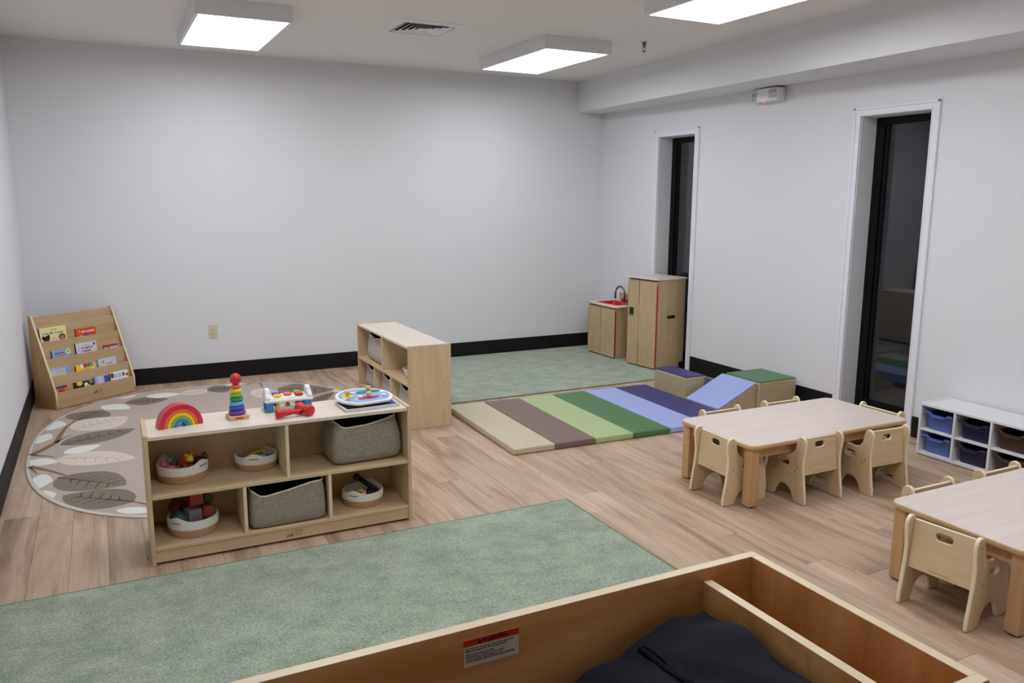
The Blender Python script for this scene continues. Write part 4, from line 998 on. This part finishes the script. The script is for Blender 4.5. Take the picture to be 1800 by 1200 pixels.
# ------------------------------------------------------------------ white cubby unit with trays
def build_cubby():
    t = thing('cubby_unit', 'low white tray storage unit against the right wall', 'shelf', (5.235, -4.288, 0), -PI/2)
    cw, th, d, h = 0.2345, 0.015, 0.295, 0.340; nc = 4; w = nc*cw+th
    for i in range(nc+1):
        hi = h+0.006 if i in (0, nc) else h-0.015
        obj('side_panel' if i in (0, nc) else 'divider', box((i*cw, 0, 0 if i in (0, nc) else 0.022), (i*cw+th, d, hi), 0.002), 'wplastic', t)
    obj('top_panel', box((th, 0, h-0.015), (w-th, d, h), 0.002), 'wplastic', t)
    obj('bottom_panel', box((th, 0.0, 0.004), (w-th, d, 0.022), 0.002), 'wplastic', t)
    obj('back_panel', box((th, d-0.005, 0.022), (w-th, d, h-0.015)), 'wplastic', t)
    for i in range(nc): obj('shelf_board', box((i*cw+th, 0.002, 0.163), ((i+1)*cw, d-0.005, 0.176), 0.002), 'wplastic', t)
    def tray(label, x, z, mat):
        b = thing('storage_tray', label, 'storage tray', (0, 0, 0), -PI/2, 'plastic trays in the white storage unit')
        b.location = (5.235+0.018, -4.288-x, z)
        bw, bd, bh = 0.092, 0.235, 0.102
        bm = bmesh.new()
        def rg(k, z, y0): return [(x*k, y0+(y)*1.0, z) for x, y in rrect(2*bw, bd, 0.02, 4, 0, bd/2)]
        out = [[(x*s, bd/2+(y-bd/2)*s, z) for x, y in rrect(2*bw, bd, 0.02, 4, 0, bd/2)] for s, z in ((0.86, 0.0), (0.88, 0.004), (0.97, bh), (0.955, bh), (0.865, 0.006))]
        loft(bm, out, True, True, True); obj('tub', bm, mat, b, smooth=False)
        # lip with a dipped grip at the front
        fr = []
        nn = 16
        for i in range(nn+1):
            u = -1+2*i/nn; zz = bh+0.006-0.020*(1 if abs(u) < 0.40 else max(0, (0.60-abs(u))/0.20))
            x = u*0.099; fr.append([(x, -0.012, zz-0.006), (x, -0.015, zz+0.003), (x, -0.010, zz+0.007), (x, 0.010, zz+0.007), (x, 0.010, zz)])
        bm = bmesh.new(); loft(bm, fr, True, True, True); obj('front_lip', bm, mat, b)
        for s in (-1, 1): obj('side_lip', box((s*0.092-0.007, 0.0, bh-0.002), (s*0.092+0.007, bd, bh+0.006), 0.002), mat, b)
    for i, (c, nm) in enumerate((('bin_blue', 'blue'), ('bin_navy', 'navy'), ('bin_brown', 'brown'), ('bin_brown', 'brown'))):
        for z, row in ((0.0225, 'lower'), (0.1765, 'upper')):
            lab = '%s plastic tray in the %s row of the white storage unit' % (nm, row)
            if i == 2: lab = 'brown plastic tray in the %s row, beside the navy tray' % row
            if i == 3: lab = 'brown plastic tray in the %s row, in the last column, out of frame' % row
            tray(lab, i*cw+th/2+cw/2, z, c)
build_cubby()

# ------------------------------------------------------------------ sloping book display in the corner
def build_bookcase():
    w, th = 0.72, 0.018
    t = thing('book_display', 'birch sling-front book display standing across the left corner', 'bookcase', (0.183, -0.639, 0), 0.645)
    prof = [(0, 0.0), (0.25, 0.0), (0.25, 0.717), (0.216, 0.717), (0.0, 0.133)]
    for s in (0, 1):
        me = curve_mesh([prof], th, 0.002); turn_mesh(me, YZ)
        paint(me, 'shelfwood_z', 'birch_edge', 0)
        obj('side_panel', me, [], t, (th/2+s*(w-th), 0, 0))
    def sl(tt): return 0.216*tt, 0.133+0.584*tt
    obj('kick_board', box((th, 0.002, 0.004), (w-th, 0.018, 0.131), 0.002), 'shelfwood', t)
    lips = (0.21, 0.43, 0.65, 0.865, 0.985)
    lean = 0.10
    for k, tt in enumerate(lips):
        y, z = sl(tt); hh = (0.20 if k else 0.18)
        bm = box((th-w/2, 0.0, -hh), (w/2-th, 0.010, 0.0), 0.0015)
        o = obj('tier_board', bm, ['shelfwood', 'birch_edge'], t, (w/2, y+0.004, z), (-lean, 0, 0)); paint(o.data, 'shelfwood', 'birch_edge', 1)
    for k in range(5):
        y, z = sl((0.0,)[0] if k == 0 else lips[k-1])
        obj('pocket_floor', box((th, y+0.010, z-0.085), (w-th, min(y+0.055, 0.235), z-0.077)), 'shelfwood', t)
    obj('back_panel', box((th, 0.238, 0.02), (w-th, 0.244, 0.70)), 'shelfwood', t)
    text('ECR', 0.020, 'burn', t, (0.385, 0.0015, 0.083), (PI/2, 0, 0)); text('4KIDS', 0.011, 'burn', t, (0.385, 0.0015, 0.066), (PI/2, 0, 0))
    bm = bmesh.new()
    for i in range(4): bx(bm, (0.325+i*0.009, 0.001, 0.062), (0.332+i*0.009, 0.0022, 0.075+i*0.004))
    obj('emblem', bm, 'burn', t)
    rot = Matrix.Rotation(0.645, 4, 'Z')
    def book(label, tier, x0, x1, top, cover, spine=None, th=0.016, lean=0.12, tilt=0.0):
        """tier 0 = bottom pocket; top = fraction of the slant where the cover ends"""
        yl, zl = sl(0.0 if tier == 0 else lips[tier-1])
        zt = 0.133+0.584*top-0.012
        bot = zl-0.076; hh = zt-bot
        loc = rot @ Vector(((x0+x1)/2, yl+0.018, bot))+Vector((0.183, -0.639, 0))
        b = thing('board_book', label, 'book', loc, 0, 'board books on the corner book display')
        b.rotation_euler = (0, 0, 0); b.matrix_basis = Matrix.Translation(loc) @ rot @ Matrix.Rotation(-lean, 4, 'X') @ Matrix.Rotation(tilt, 4, 'Y')
        bw = x1-x0
        obj('cover', box((-bw/2, 0, 0), (bw/2, 0.003, hh), 0.0006), cover, b)
        obj('pages', box((-bw/2+0.004, 0.003, 0.003), (bw/2-0.003, th-0.003, hh-0.003)), 'white', b)
        obj('cover', box((-bw/2, th-0.003, 0), (bw/2, th, hh), 0.0006), cover, b)
        obj('spine', box((-bw/2-0.001, 0.0, 0), (-bw/2+0.004, th, hh), 0.001), spine or cover, b)
        return b, bw, hh
    def disc(b, x, z, rx, rz, mat, name='cover_picture', y=-0.0006, n=16):
        me_ = [(x+rx*math.cos(2*PI*i/n), y, z+rz*math.sin(2*PI*i/n)) for i in range(n)]
        bm = bmesh.new(); loft(bm, [[(p[0], 0.0003, p[2]) for p in me_], me_], True, True, True); bmesh.ops.recalc_face_normals(bm, faces=bm.faces); obj(name, bm, mat, b)
    def patch(b, x0, x1, z0, z1, mat, name='cover_picture', y=-0.0005):
        obj(name, box((x0, y, z0), (x1, 0.0002, z1)), mat, b)
    def strokes(b, x0, x1, z, hgt, mats, y=-0.0007):
        n = len(mats)
        for i, c in enumerate(mats):
            a = x0+(x1-x0)*(i+0.15)/n; e = x0+(x1-x0)*(i+0.8)/n
            patch(b, a, e, z-hgt/2, z+hgt/2, c, 'cover_print', y)
    # top row
    b, bw, hh = book('yellow board book with two children and blue title in the top row', 3, 0.035, 0.258, 0.855, 'cream', 'ink')
    text('My First', 0.017, 'dgreen', b, (0.01, -0.0008, hh-0.022), (PI/2, 0, 0)); text('Love Me Tender', 0.0265, 'blue', b, (0.0, -0.0008, hh-0.048), (PI/2, 0, 0), bold=0.0006)
    disc(b, -0.062, hh-0.105, 0.028, 0.024, 'skin'); disc(b, -0.062, hh-0.085, 0.030, 0.018, 'ink', y=-0.0009); disc(b, -0.085, hh-0.078, 0.012, 0.014, 'ink', y=-0.0009); disc(b, -0.042, hh-0.072, 0.012, 0.014, 'ink', y=-0.0009)
    disc(b, 0.07, hh-0.088, 0.030, 0.026, 'brown'); disc(b, 0.07, hh-0.098, 0.020, 0.022, 'skin', y=-0.0009); disc(b, 0.002, hh-0.104, 0.026, 0.026, 'paleskin')
    b, bw, hh = book('red board book titled I can count in the top row', 3, 0.335, 0.515, 0.775, 'orange' if False else 'red_cover', 'maroon')
    text('I can count', 0.029, 'white', b, (0.008, -0.0008, hh-0.026), (PI/2, 0, 0), bold=0.0007)
    disc(b, 0.0, hh-0.070, 0.028, 0.020, 'dblue'); disc(b, 0.055, hh-0.068, 0.024, 0.016, 'crimson'); disc(b, -0.045, hh-0.072, 0.014, 0.018, 'yellow')
    # second row
    b, bw, hh = book('pale blue board book with red lettering, left of the second row', 2, 0.085, 0.245, 0.545, 'sky', 'ink')
    strokes(b, -0.055, 0.025, hh-0.025, 0.010, ['dkpurple']*6); strokes(b, -0.050, 0.025, hh-0.042, 0.013, ['pink']*6)
    disc(b, 0.06, hh-0.022, 0.022, 0.022, 'cream'); disc(b, 0.06, hh-0.02, 0.010, 0.010, 'green', y=-0.0009)
    b, bw, hh = book('white board book with small coloured letters in the middle of second row', 2, 0.290, 0.478, 0.590, 'ltgrey', 'ink')
    strokes(b, -0.045, 0.055, hh-0.045, 0.013, ['rose', 'orange', 'green', 'ink', 'ink', 'rose', 'lblue', 'ink']); strokes(b, -0.040, 0.035, hh-0.070, 0.015, ['dblue', 'lblue', 'dblue', 'rose', 'crimson', 'rose', 'rose'])
    strokes(b, -0.02, 0.03, hh-0.022, 0.004, ['grey']*5); disc(b, 0.072, hh-0.022, 0.009, 0.011, 'navyblue'); disc(b, -0.068, hh-0.055, 0.005, 0.007, 'lblue')
    b, bw, hh = book('short pink and white board book at the right of the second row', 2, 0.540, 0.668, 0.500, 'lavender', 'rose')
    patch(b, -0.063, 0.063, hh-0.018, hh, 'rose'); disc(b, -0.025, hh-0.03, 0.02, 0.014, 'pink')
    # third row
    b, bw, hh = book('cloud-blue board book at the left of the third row', 1, 0.026, 0.190, 0.330, 'ltgrey', 'sky')
    patch(b, 0.045, 0.08, hh-0.07, hh-0.002, 'sky'); strokes(b, -0.05, 0.04, hh-0.03, 0.008, ['lavender', 'pink', 'lavender', 'sky', 'pink', 'lavender']); patch(b, -0.08, 0.05, hh-0.013, hh-0.004, 'sky')
    b, bw, hh = book('bright yellow board book with children peeking over, middle of third row', 1, 0.240, 0.418, 0.290, 'yellow', 'ink')
    for x, c in ((-0.07, 'yellow'), (-0.035, 'white'), (-0.005, 'red'), (0.025, 'dgreen'), (0.055, 'grey'), (0.072, 'paleskin')): disc(b, x, hh-0.004, 0.015, 0.017, c, y=-0.0012)
    disc(b, 0.06, hh-0.034, 0.015, 0.012, 'cream'); strokes(b, -0.05, 0.035, hh-0.036, 0.013, ['orange', 'lime', 'orange', 'orange', 'orange'])
    b, bw, hh = book('pale grey board book with pink print at the right of third row', 1, 0.440, 0.608, 0.332, 'ltgrey', 'teal')
    disc(b, -0.035, hh-0.028, 0.011, 0.010, 'grey'); strokes(b, -0.015, 0.045, hh-0.045, 0.012, ['lavender', 'pink', 'rose', 'pink', 'rose']); disc(b, 0.065, hh-0.03, 0.012, 0.014, 'lavender')
    # bottom row
    b, bw, hh = book('small blue and orange board book at the left of the bottom row', 0, 0.020, 0.128, 0.092, 'orange', 'navyblue')
    patch(b, -0.053, 0.045, hh-0.018, hh, 'navyblue'); disc(b, 0.0, hh-0.034, 0.03, 0.012, 'wred')
    b, bw, hh = book('black board book with yellow and white pictures in the bottom row', 0, 0.180, 0.350, 0.100, 'ink', 'brown', tilt=0.0)
    disc(b, -0.035, hh-0.018, 0.026, 0.018, 'yellow'); disc(b, 0.02, hh-0.034, 0.018, 0.016, 'white'); disc(b, 0.065, hh-0.016, 0.016, 0.020, 'skin'); disc(b, 0.04, hh-0.05, 0.02, 0.012, 'lime'); patch(b, -0.085, 0.06, hh-0.003, hh, 'ltgrey')
    b, bw, hh = book('blue and white misty board book in the bottom row', 0, 0.362, 0.500, 0.112, 'lavender', 'navyblue')
    patch(b, 0.02, 0.069, hh-0.07, hh-0.004, 'dblue'); patch(b, -0.069, -0.05, hh-0.07, hh-0.002, 'sky'); disc(b, -0.02, hh-0.035, 0.02, 0.024, 'ltgrey')
    b, bw, hh = book('white board book with blue letters at the right of the bottom row', 0, 0.508, 0.676, 0.128, 'white', 'rose')
    strokes(b, -0.045, 0.02, hh-0.035, 0.035, ['lblue', 'lavender', 'lblue', 'sky']); disc(b, 0.040, hh-0.032, 0.011, 0.018, 'dustgreen'); disc(b, -0.065, hh-0.028, 0.016, 0.024, 'brown'); disc(b, 0.072, hh-0.04, 0.011, 0.014, 'rose')
def paint(me, face, edge, axis):
    while len(me.materials): me.materials.pop(index=0)
    me.materials.append(M[face]); me.materials.append(M[edge])
    for p in me.polygons: p.material_index = 0 if abs(p.normal[axis]) > 0.9 else 1
M['shelfwood_z'] = wood('bookshelf_side_ply', (198, 166, 120), (178, 144, 100), 'z', 5, 10, 0.45, rings=0.04, rand=0.05)
M['red_cover'] = plain('orange_red_cover', (226, 70, 38), 0.4)
build_bookcase()

# ------------------------------------------------------------------ changing table in the foreground
def build_changing():
    x0, x1, y0, y1, zt = 0.42, 1.671, -6.985, -6.503, 0.950
    t = thing('changing_table', 'maple changing table with raised rim in the near foreground', 'changing table', (x0, y0, 0), 0)
    w, d = x1-x0, y1-y0; th = 0.019; fl = 0.73
    def rim(lo, hi, mat, name='side_panel', lab=None):
        o = obj(name, box(lo, (hi[0], hi[1], hi[2]-0.002)), mat, t)
        bm = bmesh.new(); bx(bm, (lo[0], lo[1], hi[2]-0.002), hi, 0.0007); obj('edge_band', bm, 'maple_edge', o, label='pale edge band')
        return o
    bp = rim((0, d-th, 0.04), (w, d, zt), 'maple', 'back_panel')
    rim((w-th, th, 0.0), (w, d-th, zt), 'maple_y'); rim((0, th, 0.0), (th, d-th, zt), 'maple_y')
    rim((0, 0, 0.04), (w, th, zt), 'maple', 'front_panel')
    rim((w-th-0.117, th, fl), (w-th-0.117+th, d-th, zt-0.026), 'maple', 'divider')
    obj('tray_floor', box((th, th, fl-0.018), (w-th, d-th, fl)), 'maple', t); obj('base_shelf', box((th, th, 0.08), (w-th, d-th, 0.098)), 'maple', t)
    # warning label on the inside of the back panel
    yy = d-th; lx0, lx1, lz0, lz1 = 1.044-x0, 1.144-x0, 0.8830, 0.9305
    o = obj('warning_label', box((lx0, yy-0.0006, lz0), (lx1, yy, lz1)), 'paper', t, label='white and red safety warning sticker')
    obj('red_header', box((lx0, yy-0.0009, lz1-0.0115), (lx1, yy-0.0004, lz1)), 'warn', o)
    yt = yy-0.0012; cx = (lx0+lx1)/2
    text('WARNING', 0.0098, 'ink', o, (cx+0.006, yt, lz1-0.0060), (PI/2, 0, 0), extrude=0.0001, bold=0.0002)
    bm = bmesh.new(); s = 0.004; p = (cx-0.022, lz1-0.0062)
    f = bm.faces.new([bm.verts.new((p[0]+a*s, yt, p[1]+b*s)) for a, b in ((-1, -0.8), (1, -0.8), (0, 1.0))]); obj('hazard_triangle', bm, 'ink', o)
    rows = [('FALL HAZARD: Children have suffered serious injuries after', 0.0162), ('falling from changing tables. Falls can happen quickly.', 0.0200),
            ('\u2022 STAY in arm\u2019s reach of your child.', 0.0262), ('\u2022 Read all instructions before use of this product.', 0.0300),
            ('\u2022 Do not use product if it is damaged or broken.', 0.0338), ('\u2022 The load or maximum weight for use of this product is 50lbs (22.7kg)', 0.0376)]
    for s, dz in rows:
        big = s[0] == 'F'
        text(s, 0.0036, 'ink', o, (lx0+0.0025, yt, lz1-dz+0.000), (PI/2, 0, 0), align='LEFT', extrude=0.0001, xs=0.98 if len(s) < 60 else 0.86, bold=0.00006)
    # folded navy nylon bag
    g = thing('nylon_bag', 'dark navy nylon bag with a zip folded inside the changing table', 'bag', (0, 0, fl), 0)
    nx, ny = 80, 40; bx0, bx1, by0, by1 = 0.46, 1.528, -6.955, -6.535
    def hgt(x, y):
        u, v = (x-bx0)/(bx1-bx0), (y-by0)/(by1-by0)
        e = min(u/0.10, (1-u)/0.022); e2 = min(v/0.10, (1-v)/0.075)
        edge = math.sqrt(max(0, min(1, e)))*math.sqrt(max(0, min(1, e2)))
        z = 0.060+0.098*math.exp(-((x-1.535)/0.29)**2)*(0.88+0.12*math.exp(-((y+6.62)/0.12)**2))
        z += 0.004*math.sin(38*x-9*y+2)*math.sin(21*y+5*x)+0.004*math.sin(26*x+14*y)+0.004*math.sin(17*x-33*y+1)+0.003*math.sin(48*y+9*x)+0.002*math.sin(75*x+40*y)
        fold = 1/(1+math.exp(-((x-1.245)+0.35*(y+6.62))/0.005)); z += 0.018*fold
        z -= 0.007*math.exp(-(((x-1.40)+0.55*(y+6.72))/0.010)**2)
        return max(0.004, z*edge)
    bm = bmesh.new(); vs = [[bm.verts.new((bx0+(bx1-bx0)*i/nx, by0+(by1-by0)*j/ny, hgt(bx0+(bx1-bx0)*i/nx, by0+(by1-by0)*j/ny))) for j in range(ny+1)] for i in range(nx+1)]
    for i in range(nx):
        for j in range(ny): bm.faces.new((vs[i][j], vs[i+1][j], vs[i+1][j+1], vs[i][j+1]))
    rim_ = [vs[i][0] for i in range(nx+1)]+[vs[nx][j] for j in range(1, ny+1)]+[vs[i][ny] for i in range(nx-1, -1, -1)]+[vs[0][j] for j in range(ny-1, 0, -1)]
    low = [bm.verts.new((v.co.x, v.co.y, 0.0)) for v in rim_]
    for i in range(len(rim_)):
        j = (i+1) % len(rim_); bm.faces.new((rim_[j], rim_[i], low[i], low[j]))
    bm.faces.new(low); bmesh.ops.recalc_face_normals(bm, faces=bm.faces)
    obj('shell', bm, 'navycloth', g, smooth=True)
    bm = bmesh.new(); pts = []
    for i in range(22):
        u = i/21; x = 1.345+0.035*math.sin(PI*u*0.5)+0.0*u; y = -6.585-0.33*u; pts.append((x, y, hgt(x, y)+0.001))
    tube(bm, pts, 0.0042, 6); obj('zip', bm, 'zip', g, smooth=True, label='black zip line')
    bm = bmesh.new(); tube(bm, [(p[0]+0.009, p[1], hgt(p[0]+0.009, p[1])+0.001) for p in pts], 0.002, 6); obj('zip_piping', bm, 'navycloth', g, smooth=True)
build_changing()
